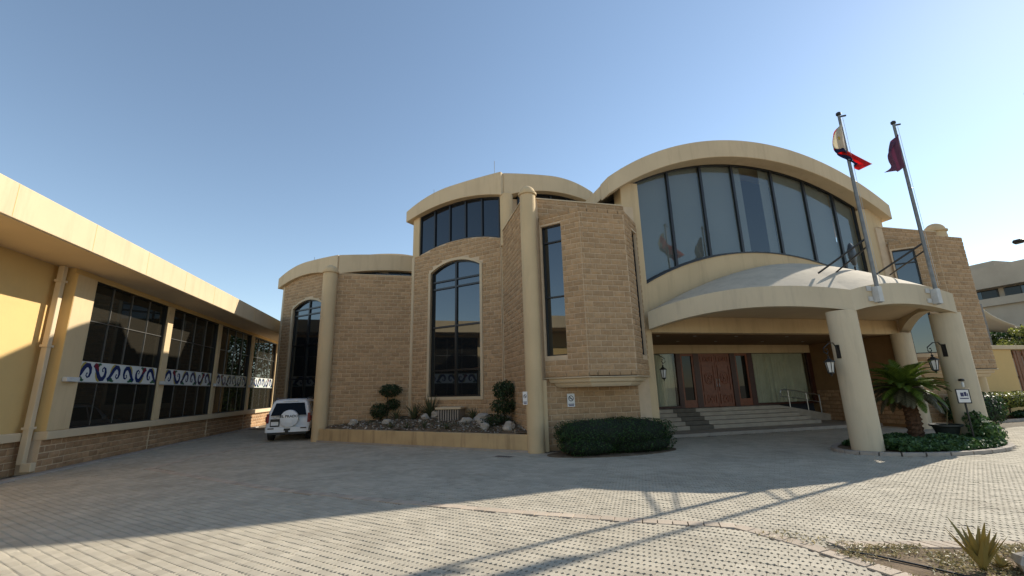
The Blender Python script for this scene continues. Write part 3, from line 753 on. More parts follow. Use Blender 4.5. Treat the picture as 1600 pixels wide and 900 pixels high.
front_face(26.78, -3.85, 2.9, 8.95, .33, 9.55, .72, 7.6, 10.11)
mb = MB(); mb.lathe((4.42, 18.12), [(.30, 8.3), (.30, 10.78)], 20); mb.build('clerestory_post', M['cream'], MBD, smooth=True)
F3b = Fr((8.75, 18.28), (1, 1)); lo3, hi3 = arc(0, 4, 10.70, .4), arc(0, 4, 11.28, .6)
mb = MB(); mb.slab(F3b, 0, 4, lo3, hi3, -.3, .26, 20); mb.build('arched_fascia', M['cream2'], MBD, bevel=.02)
mb = MB(); mb.prism([(.75, 22.15), (4.35, 18.6), (8.6, 18.75), (10.4, 20.6), (10.4, 27), (.75, 27)], 0, 10.8); mb.build('block_mass', M['mortar'], MBD)
mb = MB(); mb.prism([(-7.3, 30.8), (-3.7, 27.2), (.3, 27.2), (.3, 33), (-7.3, 33)], 0, 9.0); mb.build('block_mass', M['mortar'], MBD)
mb = MB(); mb.prism([(-7.75, 30.7), (-7.4, 30.7), (-7.4, 34), (-7.75, 34)], 0, 9.5); mb.build('rear_wall', M['cream'], MBD)
for (cx_, cy_, rad_, zb_, hh_) in ((6.5, 21.75, 3.3, 11.25, 1.5), (-1.3, 30.4, 3.5, 9.2, 1.65)):
    mb = MB(); mb.lathe((cx_, cy_), [(rad_*math.cos(t), zb_+hh_*math.sin(t)) for t in np.linspace(0, 1.54, 14)], 48); mb.build('dome_roof', M['cream2'], MBD, smooth=True)
# front wall of the third block with its corner column
FCw = Fr((0, 22.05), (1, 0))
cw = wall_mb(FCw, -3.5, .42, 0, flat(7.75), .25).build('front_wall', M['mortar'], MBD)
facing(cw, FCw, -3.35, .38, .3, 7.74, seed=51)
mb = MB(); mb.box(-3.62, .45, 22.0, 22.32, 7.751, 7.79); mb.build('coping', M['stone_trim'], MBD)
mb = MB(); mb.box(-3.62, -3.42, 22.31, 27.0, 0, 7.75); mb.build('return_wall', M['mortar'], MBD)
dome_column(-3.52, 21.92, .33, 7.72)
for (x, y, z, h) in ((1.3, 20.95, 11.65, .5), (3.95, 18.4, 11.9, .75), (-5.6, 28.5, 10.0, .5), (9.0, 15.2, 10.3, .75)):
    mb = MB(); mb.tube([(x, y, z-.2), (x-(.25 if z == 10.3 else 0), y, z+h)], .012, 6); mb.build('lightning_rod', M['steel'], MBD)

# ---- entrance canopy
CXC = 15.22
CAN = MB(); CAN.prism([(9.0, 14.58), (13.2, 10.30), (17.24, 10.30), (21.4, 14.58)], 4.60, 4.66); CAN = CAN.build('canopy', M['soffit'], MBD)
cl0, cf0, cf1, cr1 = (8.80, 14.30), (13.10, 10.0), (17.34, 10.0), (21.64, 14.30)
FL, FF, FR_ = Fr(cl0, (1, -1)), Fr(cf0, (1, 0)), Fr(cf1, (1, 1))
LLn = math.dist(cl0, cf0); LFn = cf1[0]-cf0[0]
for fr_, Ln, rl, rh in ((FL, LLn, .42, .46), (FF, LFn, .26, .28), (FR_, LLn, .42, .46)):
    lo_, hi_ = arc(0, Ln, 4.06, rl), arc(0, Ln, 4.70, rh)
    mb = MB(); mb.slab(fr_, 0, Ln, lo_, hi_, -.34, 0, 36); mb.build('arched_fascia', M['canopy'], CAN)
hub = np.array([CXC, 14.52]); rings = []; HZ = 6.85
edge = []
for fr_, Ln, rh in ((FL, LLn, .46), (FF, LFn, .28), (FR_, LLn, .46)):
    hi_ = arc(0, Ln, 4.70, rh)
    for i in range(25):
        s = Ln*i/24; p = fr_.P(s, -.01, 0); edge.append((p[0], p[1], hi_(s)-.004))
grid = []
NR = 16
for k in range(NR+1):
    r = .001+(.999)*k/NR
    grid.append([(hub[0]+(e[0]-hub[0])*r, min(hub[1]+(e[1]-hub[1])*r, 14.60), HZ-(HZ-e[2])*r**1.5) for e in edge])
mb = MB(); mb.loft(grid, cap=False, closed=False); mb.build('canopy_roof', M['canopy_top'], CAN, smooth=True)
for x, y, r, h in ((13.05, 10.40, .39, 4.10), (17.40, 10.40, .39, 4.10), (21.30, 14.50, .36, 3.99)):
    mb = MB(); mb.lathe((x, y), [(r, -.01), (r, h)], 32); mb.build('round_column', M['canopy'], CAN, smooth=True)
mb = MB(); mb.box(9.1, 21.5, 14.60, 15.0, 3.985, 4.598); mb.build('lintel_beam', M['cream'], MBD, bevel=.015)

# ---- porch
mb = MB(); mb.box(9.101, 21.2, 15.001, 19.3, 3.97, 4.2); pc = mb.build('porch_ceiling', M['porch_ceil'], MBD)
for i, x in enumerate((9.9, 11.6, 13.6, 16.2, 18.6, 20.2)):
    for y in (15.5, 17.4):
        mb = MB(); mb.lathe((x+(.5 if y > 16 else 0), y), [(.075, 3.955), (.06, 3.969)], 14); mb.build('downlight', M['lantern_glass'], pc)
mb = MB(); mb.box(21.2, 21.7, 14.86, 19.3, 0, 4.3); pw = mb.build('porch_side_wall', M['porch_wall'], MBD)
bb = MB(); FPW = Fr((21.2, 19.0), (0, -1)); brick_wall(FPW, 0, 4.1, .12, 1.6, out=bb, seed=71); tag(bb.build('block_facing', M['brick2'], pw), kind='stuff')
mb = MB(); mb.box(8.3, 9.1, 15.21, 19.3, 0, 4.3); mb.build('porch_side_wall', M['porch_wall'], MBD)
mb = MB(); mb.box(9.1, 21.2, 19.0, 19.3, 3.55, 3.969); mb.build('door_header', M['cream'], MBD)
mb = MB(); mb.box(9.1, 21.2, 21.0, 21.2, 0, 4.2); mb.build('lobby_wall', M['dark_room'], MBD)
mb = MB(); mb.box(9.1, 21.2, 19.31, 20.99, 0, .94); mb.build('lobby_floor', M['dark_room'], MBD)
PV = MB(); PV.box(9.1, 21.2, 16.18, 19.0, -.01, .12); tag(PV.build('porch_pavement', M['step']), kind='structure')
for i in range(12):
    x0 = 9.1+i*1.01; q = MB(); q.box(x0+.003, x0+1.005, 16.0, 16.178, -.01, .125); q.build('kerb_block', M['kerb'], drive, bevel=.012)
ST = empty('entrance_steps', (14, 17.9, .12), 'five pale stone steps rising to the carved entrance doors', 'steps')
for k in range(5):
    z0 = .121+.166*k; y0 = 17.3+.28*k; xr = 19.25-.28*k
    mb = MB(); mb.box(9.12, xr, y0, 18.995, z0, z0+.165); st = mb.build('step', M['step'], ST, bevel=.012)
    q = MB(); q.box(12.15, 13.35, y0-.012, y0-.001, z0+.002, z0+.166); q.box(12.15, 13.35, y0-.012, y0+.279, z0+.1662, z0+.178); q.build('carpet_strip', M['carpet'], st)
mb = MB(); mb.box(17.85, 21.19, 18.45, 18.998, .121, .125)
rm_ = MB(); rm_.add([(18.15,18.44,.126),(21.18,18.44,.126),(21.18,18.99,.126),(18.15,18.99,.126),(18.15,18.44,.945),(21.18,18.44,.42),(21.18,18.99,.42),(18.15,18.99,.945)], [(0,3,2,1),(4,5,6,7),(0,1,5,4),(1,2,6,5),(2,3,7,6),(3,0,4,7)])
ramp = rm_.build('side_ramp', M['step'], None, bevel=.01); tag(ramp, 'pale stone ramp wall sloping down beside the entrance steps', 'ramp')
hr = empty('handrail', (18.6, 18.6, .9), 'curled stainless steel handrail beside the entrance steps', 'handrail')
yh = 18.62
top_r = [(18.75,yh,1.34)]+[(18.62-.16*math.sin(a)-.0,yh,1.50-.17*math.cos(a)) for a in np.linspace(.2, math.pi-.1, 10)]+[(18.75,yh,1.68),(19.5,yh,1.60),(20.9,yh,1.36)]
mb = MB(); mb.tube(top_r, .028, 8); mb.build('rail', M['silver'], hr, smooth=True)
mb = MB(); mb.tube([(18.75,yh,1.34),(19.5,yh,1.24),(20.9,yh,1.0)], .022, 8); mb.build('rail', M['silver'], hr, smooth=True)
for x, zt in ((18.95, 1.65), (20.05, 1.5), (20.85, 1.36)):
    mb = MB(); mb.tube([(x,yh,.945-(x-18.15)*.173-.01),(x,yh,zt)], .024, 8); mb.build('post', M['silver'], hr, smooth=True)
# doors, sidelights, curtained windows
FD = Fr((0, 19.02), (1, 0)); Z0, Z1 = .955, 3.54
mb = MB()
for a, b in ((9.15, 9.25), (12.98, 13.22), (13.94, 14.26), (16.08, 16.36), (17.12, 17.42), (20.96, 21.18)): mb.fbox(FD, a, b, -.12, .04, Z0, Z1)
mb.fbox(FD, 9.15, 21.18, -.12, .035, Z1-.001, Z1+.009); 
for a, b in ((9.25, 12.98), (17.42, 20.96)): mb.fbox(FD, a, b, -.12, .03, Z0, Z0+.10)
mb.build('door_frame', M['wood_dark'], MBD)
for a, b in ((9.25, 12.98), (17.42, 20.96)):
    q = MB(); q.fbox(FD, a, b, -.05, -.03, Z0+.10, Z1); wn_ = q.build('curtain_window', M['glass_porch'], MBD)
    c = MB(); n_ = 90; vs = []
    for i in range(n_+1):
        x = a+(b-a)*i/n_; d = -.28+.05*math.sin(i*.55+math.sin(i*.21)*2)+.02*math.sin(i*1.7)
        vs += [FD.P(x, d, Z0+.08), FD.P(x, d, Z1)]
    c.add(vs, [(2*i, 2*i+2, 2*i+3, 2*i+1) for i in range(n_)]); c.build('curtain', M['curtain'], wn_, smooth=True)
for a, b in ((13.22, 13.94), (16.36, 17.12)):
    q = MB(); q.fbox(FD, a, a+.09, -.08, .02, Z0, Z1); q.fbox(FD, b-.09, b, -.08, .02, Z0, Z1); q.fbox(FD, a+.09, b-.09, -.08, .02, Z0, Z0+.35); q.fbox(FD, a+.09, b-.09, -.08, .02, Z1-.12, Z1)
    sl = q.build('sidelight', M['wood'], MBD)
    q = MB(); q.fbox(FD, a+.09, b-.09, -.05, -.03, Z0+.35, Z1-.12); q.build('pane', M['glass_side'], sl)
for k, (a, b) in enumerate(((14.27, 15.165), (15.175, 16.07))):
    q = MB(); q.fbox(FD, a, b, -.09, .0, Z0, Z1); dr = q.build('door', M['wood'], MBD, bevel=.008)
    for (z0, z1) in ((Z0+.12, Z0+.62), (Z0+.74, Z0+2.02), (Z0+2.14, Z1-.12)):
        q = MB()
        for (aa, bb_, za, zb) in ((a+.10, a+.14, z0, z1), (b-.14, b-.10, z0, z1), (a+.14, b-.14, z0, z0+.04), (a+.14, b-.14, z1-.04, z1)): q.fbox(FD, aa, bb_, .0, .028, za, zb)
        q.build('door_panel', M['wood'], dr)
        cx_, cz_ = (a+b)/2, (z0+z1)/2; q = MB(); rr = min(.2, (z1-z0)*.36)
        for sg_ in (-1, 1):
            for vz in (-1, 1):
                q.tube(spiral((cx_+sg_*.11, 19.015, cz_+vz*rr*.55), (sg_, 0, 0), (0, 0, vz), .10, .02, -1.2, 5.2, 18), .016, 5)
        q.lathe((cx_, 19.015), [(.001, cz_-.07), (.045, cz_-.03), (.045, cz_+.03), (.001, cz_+.07)], 10)
        if z1-z0 > 1: q.tube(spiral((cx_, 19.015, cz_), (1, 0, 0), (0, 0, 1.35), .22, .22, 0, 6.283, 26), .018, 5)
        q.build('carving', M['wood'], dr)
    q = MB(); hx = b-.07 if k == 0 else a+.07
    q.tube([(hx, 18.96, 1.9), (hx, 18.93, 1.95), (hx, 18.93, 2.25), (hx, 18.96, 2.3)], .014, 6); q.build('handle', M['silver'], dr)
build_singles(single_bricks[:300], 'block', M['brick'], bay_o)
rest = MB()
for q in single_bricks[300:]: rest.add(*q)
if rest.v: tag(rest.build('block_facing', M['brick'], bay_o), kind='stuff')

# ================================================================== PLANTER WITH ITS PLANTS
PFr = Fr((-3.60, 21.62), (7.85, -7.35)); PLn = 10.70
pln = empty('planter_wall', PFr.P(PLn/2, 0, 0), 'low stained cream planter wall running diagonally along the building base', 'planter')
mb = MB(); mb.fbox(PFr, .15, PLn-.15, -.20, 0, .06, .56); mb.build('wall', M['planter'], pln, bevel=.02)
mb = MB(); mb.fbox(PFr, .1, PLn-.05, -.20, .05, -.01, .07); mb.build('footing', M['kerb'], pln, bevel=.01)
def soil_z(s, d): return .50+.42*min(1, max(0, d/2.6))**.8+.05*math.sin(s*2.3)*math.sin(d*3.1+s)
mb = MB(); NS, ND = 60, 18; vs = []
for i in range(NS+1):
    s = .3+(PLn-.6)*i/NS; dm = min(3.2, .2+s*1.0, .2+(PLn-s)*1.0)
    for j in range(ND+1):
        d = .19+dm*j/ND; vs.append(PFr.P(s, -d, soil_z(s, d)+random.gauss(0, .012)))
mb.add(vs, [(i*(ND+1)+j, (i+1)*(ND+1)+j, (i+1)*(ND+1)+j+1, i*(ND+1)+j+1) for i in range(NS) for j in range(ND)])
tag(mb.build('planter_soil', M['soil'], smooth=True), kind='structure')
def on_soil(s, d): return PFr.P(s, -d, soil_z(s, d))
def rock(c, r, seed, label, group=None, m='rock', squash=(1, 1, .75)):
    rd = random.Random(seed); ph = [rd.uniform(0, 6) for _ in range(6)]; mb = MB(); rings = []
    for i in range(1, 9):
        th = math.pi*i/9; ring = []
        for j in range(14):
            a = 2*math.pi*j/14; d = Vector((math.sin(th)*math.cos(a), math.sin(th)*math.sin(a), -math.cos(th)))
            k = r*(1+.16*math.sin(3*d.x+ph[0])+.14*math.sin(4*d.y+ph[1])+.12*math.sin(5*d.z+ph[2]+2*d.x)+.07*rd.uniform(-1, 1))
            ring.append((c[0]+d.x*k*squash[0], c[1]+d.y*k*squash[1], c[2]+d.z*k*squash[2]+r*.25))
        rings.append(ring)
    mb.loft(rings); return tag(mb.build('rock', M[m]), label, 'rock', group)
rk = [(1.15, 1.0, .22, 'pale rock at the left end of the planter beside the left topiary'), (4.75, 2.55, .27, 'pale boulder against the wall left of the grey utility box'), (4.35, 2.1, .2, 'small pale rock in front of the two spiky agaves'),
      (5.25, 2.3, .24, 'pale rock close to the left side of the utility box'), (7.35, 2.1, .33, 'largest pale boulder right of the grey utility box'), (6.9, 1.6, .2, 'small rock in front of the largest boulder in the planter'),
      (7.9, 1.35, .22, 'flat rock between the largest boulder and the right topiary'), (8.5, 1.9, .26, 'pale rock behind the right topiary stem'), (8.25, .85, .2, 'low rock near the planter edge before the right topiary'), (9.35, .75, .24, 'pale rock at the right end of the planter by the cream column'),
      (3.0, 1.2, .18, 'low stone near the planter edge below the left agave')]
for i, (s, d, r, lab) in enumerate(rk): rock(on_soil(s, d), r, 100+i, lab, 'rocks in the diagonal planter')
# gravel and small stones, litter
pts = [on_soil(random.uniform(.6, PLn-.6), random.uniform(.25, 1.9)) for _ in range(900)]
tag(leaf_mesh('planter_gravel', np.array(pts)+np.array([0, 0, .02]), np.tile([0, 0, 1.], (900, 1)), .11, M['rock'], None, .8, .35), 'pale gravel chips scattered over the planter soil', 'gravel', None, 'stuff')
pts = [on_soil(random.uniform(.6, PLn-.6), random.uniform(.22, 2.4)) for _ in range(700)]
tag(leaf_mesh('planter_weeds', np.array(pts)+np.array([0, 0, .06]), np.tile([.3, -.3, .3], (700, 1)), .13, M['agave'], None, .18, 1.2), 'sparse dry weeds poking out of the planter soil', 'weeds', None, 'stuff')
# utility box
ux = on_soil(5.95, 1.9)
ub = empty('utility_box', ux, 'grey concrete utility box with vertical slots and slab lid in the planter', 'utility box')
UF = Fr((ux[0]-.55, ux[1]+.35), (1, -.45))
mb = MB(); mb.fbox(UF, 0, .95, -1.0, -.05, ux[2]-.25, ux[2]+.48); mb.build('box', M['kerb'], ub, bevel=.015)
for i in range(9):
    mb = MB(); mb.fbox(UF, .03+i*.105, .075+i*.105, -.05, -.005, ux[2]-.1, ux[2]+.47); mb.build('slat', M['kerb'], ub)
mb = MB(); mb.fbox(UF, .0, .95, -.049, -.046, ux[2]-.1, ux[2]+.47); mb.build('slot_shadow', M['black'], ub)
mb = MB(); mb.fbox(UF, -.09, 1.04, -1.08, .07, ux[2]+.481, ux[2]+.57); mb.build('lid', M['stone_trim'], ub, bevel=.015)
def agave(c, n_, L, wd, m, label, name='agave_plant', group=None, spread=1.0, seed=0, cat='plant'):
    rd = random.Random(seed); root = empty(name, c, label, cat, group)
    for i in range(n_):
        a = i*2.39996+rd.uniform(-.3, .3); el = rd.uniform(.35, 1.35) if spread >= 1 else rd.uniform(1.0, 1.5); l = L*rd.uniform(.7, 1.1); mb = MB(); rings = []
        dx, dy = math.cos(a)*math.cos(el), math.sin(a)*math.cos(el); dz = math.sin(el)
        px_, py_ = -math.sin(a), math.cos(a)
        for k in range(6):
            f = k/5; ww = wd*(1-f)**.8*(.7+.6*math.sin(min(1, f*2.2)*1.57)) + .001; bend = -.12*f*f*l
            p = Vector((c[0]+dx*l*f, c[1]+dy*l*f, c[2]+dz*l*f+bend*.6)); nn = Vector((-dx*dz, -dy*dz, math.cos(el)**2)); 
            if nn.length: nn.normalize()
            rings.append([p-Vector((px_, py_, 0))*ww+nn*ww*.35, p-nn*ww*.15, p+Vector((px_, py_, 0))*ww+nn*ww*.35, p+nn*ww*.05])
        mb.loft(rings); mb.build('leaf', M[m], root)
    return root
agave(on_soil(3.55, 2.35), 22, .95, .045, 'agave', 'spiky agave left of two growing in the planter between topiary and utility box', group='agaves in the planter', seed=1)
agave(on_soil(4.25, 2.6), 24, 1.1, .05, 'agave', 'spiky agave right of two growing in the planter close to the utility box', group='agaves in the planter', seed=2)
agave(on_soil(2.9, 1.9), 14, .6, .04, 'agave', 'low sprawling agave beside the left topiary', group='agaves in the planter', seed=3)
agave(on_soil(6.75, 2.35), 16, .55, .04, 'agave', 'small agave directly right of the utility box', group='agaves in the planter', seed=4)
for i, (s, lab) in enumerate(((3.9, 'small upright succulent at the planter edge below the two agaves'), (4.8, 'small upright succulent at the planter edge left of the utility box'), (5.7, 'small upright succulent at the planter edge under the utility box'), (6.8, 'small upright succulent at the planter edge under the largest boulder'))):
    agave(on_soil(s, .5), 12, .38, .025, 'agave', lab, 'succulent', 'succulents along the planter edge', seed=20+i)
def topiary(c, pads, label, seed):
    root = empty('topiary_shrub', c, label, 'shrub')
    mb = MB(); mb.tube([(c[0], c[1], c[2]-.1), (c[0]+.05, c[1], c[2]+.5), (c[0]-.03, c[1]+.03, pads[-1][2])], [.045, .04, .02], 7); mb.build('stem', M['bark2'], root)
    for (ox, oy, z, rx, rz, n_) in pads:
        p, n1 = shell_points((c[0]+ox, c[1]+oy, z), (rx, rx*.9, rz), n_, 2.2, None, .55); leaf_mesh('leaf_pad', p, n1, .085, M['leaf_shrub'], root)
        br = MB()
        for k in range(6):
            a = k*1.05; br.tube([(c[0], c[1], z-rz*.8), (c[0]+ox+rx*.7*math.cos(a), c[1]+oy+rx*.7*math.sin(a), z+rz*.2)], .012, 5)
        br.build('branch', M['bark2'], root)
c1 = on_soil(2.05, 2.15)
topiary(c1, [(-.35, 0, 1.22, .42, .36, 900), (.25, 0, 1.48, .34, .26, 650), (.1, 0, 2.12, .52, .30, 1300)], 'dark topiary shrub with stacked leaf pads at the left end of the planter', 1)
c2 = on_soil(8.75, 1.45)
topiary(c2, [(-.3, .1, .92, .55, .22, 700), (0, 0, 1.42, .50, .30, 1300), (.02, 0, 2.02, .44, .36, 1400)], 'dark topiary shrub with stacked leaf pads at the right end of the planter', 2)

# ================================================================== CLIPPED BUSH UNDER THE BAY
hb = empty('clipped_bush', (6.7, 13.5, 0), 'dark green rounded clipped bush under the bay window', 'bush')
for (c, rad, n_, pw) in (((6.62, 13.45, .62), (1.95, .75, .42), 9000, 3.2), ((5.7, 13.35, .30), (.95, .62, .36), 2600, 2.5), ((7.4, 13.5, .26), (1.3, .70, .33), 3200, 2.6)):
    p, n1 = shell_points(c, rad, n_, pw, .01, .12); leaf_mesh('foliage', p, n1, .055, M['leaf_hedge'], hb, .6, .55)
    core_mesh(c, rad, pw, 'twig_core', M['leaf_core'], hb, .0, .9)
mb = MB(); mb.prism([(6.6+2.2*math.cos(a), 13.5+.95*math.sin(a)) for a in np.linspace(0, 6.28, 33)[:-1]], -.008, .012); tag(mb.build('bush_soil', M['soil']), kind='structure')

# ================================================================== ISLAND BED BY THE CANOPY COLUMNS
ik = empty('island_kerb', (ISL[0], ISL[1], 0), 'low oval kerb around the planted island between the canopy columns', 'kerb')
NK = 26
for i in range(NK):
    mb = MB(); ring = []
    for a in (2*math.pi*i/NK+.008, 2*math.pi*(i+.5)/NK, 2*math.pi*(i+1)/NK-.008):
        ring.append([(ISL[0]+(ISL[2]+o)*math.cos(a), ISL[1]+(ISL[3]+o)*math.sin(a), z) for o, z in ((-.09, -.01), (.09, -.01), (.085, .09), (-.085, .09))])
    mb.loft(ring); mb.build('kerb_stone', M['kerb'], ik, bevel=.012)
mb = MB(); mb.prism([(ISL[0]+(ISL[2]-.085)*math.cos(a), ISL[1]+(ISL[3]-.085)*math.sin(a)) for a in np.linspace(0, 6.283, 41)[:-1]], -.01, .07); tag(mb.build('island_soil', M['soil']), kind='structure')
pts, nrm = [], []
while len(pts) < 13000:
    a = random.uniform(0, 6.283); rr = math.sqrt(random.random()); x = ISL[0]+ISL[2]*.97*rr*math.cos(a); y = ISL[1]+ISL[3]*.93*rr*math.sin(a)
    if math.hypot(x-13.05, y-10.4) < .40 or math.hypot(x-17.4, y-10.4) < .40: continue
    if x < 13.3 or (y > 11.4 and random.random() < .7): continue
    if math.hypot(x-16.35, y-10.45) < .42: continue
    h = .30*(1-rr**6)*(.72+.28*math.sin(x*3.1+1)*math.sin(y*4.3))+(.10 if y < 10.2 else 0)
    if x < 16.4: h *= .95
    z = .07+h*random.random()**.45; pts.append((x, y, z)); nrm.append((0, -.35, 1))
tag(leaf_mesh('ground_cover', pts, nrm, .13, M['leaf_ground'], None, .6, .7), 'dark green leafy ground cover filling the island bed', 'ground cover', None, 'stuff')
sh_ = empty('leafy_shrub', (17.1, 9.75, .07), 'taller light green shrub at the right end of the island beside the sign', 'shrub')
for (c, r, n_) in (((16.75, 9.75, .45), .36, 420), ((17.35, 9.95, .36), .34, 380), ((17.0, 10.05, .72), .30, 240), ((17.7, 10.3, .3), .3, 260)):
    p, n1 = shell_points(c, (r, r, r*.95), n_, 2, .08, .7); leaf_mesh('foliage', p, n1, .12, M['leaf_ground'], sh_, .6, .9)
    mb = MB(); mb.tube([(c[0], c[1], .05), (c[0]+.03, c[1]-.02, c[2]+.1)], .014, 5); mb.build('stem', M['bark2'], sh_)
pt = empty('plant_pot', (16.35, 10.45, .07), 'round black plastic pot standing in the island bed by the palm', 'pot')
mb = MB(); mb.lathe((16.35, 10.45), [(.20, .07), (.24, .30), (.33, .56), (.40, .59), (.40, .64), (.36, .64), (.30, .58), (.02, .56)], 22); mb.build('bowl', M['pot'], pt, smooth=True)
mb = MB()
mb.tube([(16.4, 10.45, .55), (16.47, 10.42, .9), (16.5, 10.4, 1.15)], [.012, .008, .004], 5); mb.build('dry_stem', M['drygrass'], pt)

# sago palm
pc_ = (15.75, 10.95)
palm = empty('sago_palm', (*pc_, .07), 'sago palm with stout dark trunk and drooping fronds in the island bed', 'palm')
mb = MB(); prof = []
rings = []
for k in range(27):
    z = .05+1.72*k/26; r = (.205-.04*k/26)*(1.10 if k % 2 else .93); ring = []
    for j in range(16):
        a = 2*math.pi*(j+(k % 2)*.5)/16; rj = r*(1+.10*math.sin(j*4.1+k*2.7)); ring.append((pc_[0]+.06*math.sin(k*.16)+rj*math.cos(a), pc_[1]+rj*math.sin(a), z))
    rings.append(ring)
mb.loft(rings); mb.build('trunk', M['bark'], palm)
def frond(az, el0, L, droop, m, nm, seed):
    rd = random.Random(seed); vs, fs = [], []; c = Vector((pc_[0], pc_[1], 1.72)); p = c.copy(); el = el0; st = L/22
    path = []; 
    for k in range(23):
        path.append((p.copy(), el)); p = p+Vector((math.cos(az)*math.cos(el), math.sin(az)*math.cos(el), math.sin(el)))*st; el -= droop/22*(0.5+k/22)
    mb = MB(); mb.tube([q for q, _ in path], [.013*(1-.8*i/22) for i in range(23)], 5)
    side = Vector((-math.sin(az), math.cos(az), 0))
    for k in range(3, 23):
        for sub in (0, .5):
            q, e = path[k]; q2 = path[min(k+1, 22)][0]; q = q.lerp(q2, sub)
            t = Vector((math.cos(az)*math.cos(e), math.sin(az)*math.cos(e), math.sin(e))); nn = side.cross(t).normalized()
            f = (k+sub)/22; ll = .24*math.sin(math.pi*min(1, f*.85+.13))**.7
            for sg in (-1, 1):
                d = (side*sg*.8+t*.62+nn*(-.22 if el0 < .3 else .25)*(-1 if nn.z < 0 else 1)+Vector((0, 0, rd.uniform(-.08, .03)))).normalized(); wv = t*.016
                mb.add([q-wv, q+wv, q+d*ll*.6+wv*.8, q+d*ll, q+d*ll*.6-wv*.8], [(0, 1, 2, 3, 4)])
    mb.build(nm, M[m], palm)
rd = random.Random(5)
for i in range(46):
    frond(i*2.39996, rd.uniform(.28, 1.15) if i > 6 else rd.uniform(.9, 1.4), rd.uniform(1.0, 1.25), rd.uniform(.7, 1.25), 'frond', 'frond', i)
for i in range(44):
    frond(i*2.39996+.4, rd.uniform(-.35, .35), rd.uniform(.95, 1.25), rd.uniform(.8, 1.5), 'frond_old' if i % 3 else 'frond', 'old_frond', 100+i)

# notice on a stand in the island
sg = empty('notice_stand', (16.2, 9.72, .07), 'small framed notice on a slanted black post in front of the canopy column', 'sign')
mb = MB(); mb.tube([(16.2, 9.72, .02), (16.2, 9.72, 1.30)], .024, 8); mb.build('post', M['black'], sg)
SF = Fr((16.04, 9.80), (1, -1.1)); mb = MB(); mb.fbox(SF, 0, .30, 0, .03, 1.28, 1.70); bo = mb.build('board', M['black'], sg, bevel=.006)
mb = MB(); mb.fbox(SF, .025, .275, .031, .035, 1.31, 1.67); mb.build('sheet', M['sign_white'], bo)
mb = MB()
for a, b, z0, z1 in ((.09, .16, 1.48, 1.59), (.17, .22, 1.49, 1.61), (.23, .25, 1.48, 1.57), (.06, .25, 1.41, 1.44)): mb.fbox(SF, a, b, .0355, .037, z0, z1)
mb.build('print', M['navy'], bo)
spl = empty('spotlight', (17.02, 10.2, 1.85), 'small black and white spotlight clamped on the right canopy column', 'lamp')
mb = MB(); mb.tube([(17.05, 10.25, 1.95), (16.78, 10.02, 1.98)], .018, 7); mb.build('arm', M['iron'], spl)
mb = MB(); mb.lathe((16.78, 10.02), [(.05, 1.99), (.075, 1.96), (.07, 1.92), (.03, 1.91)], 12); mb.build('head', M['iron'], spl, smooth=True)
mb = MB(); mb.lathe((16.79, 10.02), [(.02, 1.90), (.035, 1.86), (.03, 1.74), (.01, 1.73)], 12); mb.build('bulb', M['lantern_glass'], spl, smooth=True)

# ================================================================== LANTERNS
def lantern(label, loc, rz, arm):
    root = empty('wall_lantern', (0, 0, 0), label, 'lantern', 'scroll-bracket lanterns at the entrance')
    mb = MB(); mb.box(-.012, .012, -.05, .05, -.10, .22); mb.build('wall_plate', M['iron'], root)
    path = [(0, 0, -.05)]+[(arm*.5-arm*.5*math.cos(a), 0, .0+.24*math.sin(a)) for a in np.linspace(.15, 2.2, 10)]
    ex = arm
    mb = MB(); mb.tube([(.0, 0, .0), (.04, 0, .16), (arm*.35, 0, .27), (arm*.75, 0, .26), (arm+.10, 0, .14), (arm+.10, 0, .05), (arm+.03, 0, .01), (arm-.03, 0, .06), (arm-.01, 0, .12), (arm+.03, 0, .11)], .013, 6); mb.build('scroll_bracket', M['iron'], root, smooth=True)
    mb = MB(); mb.tube([(arm, 0, .02), (arm, 0, -.06)], .008, 6); mb.build('hook', M['iron'], root)
    mb = MB(); mb.lathe((arm, 0), [(.008, -.04), (.03, -.06), (.018, -.09), (.05, -.12), (.115, -.17), (.12, -.185), (.10, -.19)], 6); mb.build('roof', M['iron'], root)
    mb = MB(); mb.lathe((arm, 0), [(.088, -.191), (.055, -.42), (.01, -.425)], 6); mb.build('glass', M['lantern_glass'], root)
    mb = MB()
    for k in range(6):
        a = 2*math.pi*k/6; mb.tube([(arm+.095*math.cos(a), .095*math.sin(a), -.19), (arm+.06*math.cos(a), .06*math.sin(a), -.43)], .009, 5)
    mb.lathe((arm, 0), [(.07, -.425), (.072, -.44), (.03, -.46), (.015, -.50), (.003, -.52)], 6); mb.build('cage', M['iron'], root)
    root.location = loc; root.rotation_euler = (0, 0, rz); root.scale = (1.25, 1.25, 1.25)
    return root
lantern('black scroll lantern on the entrance post beside the bay window', (9.10, 14.95, 2.84), 0, .42)
lantern('black scroll lantern on the canopy column nearest the entrance steps', (12.66, 10.40, 2.80), math.pi, .33)
lantern('black scroll lantern on the canopy column behind the palm', (17.01, 10.40, 2.82), math.pi, .48)

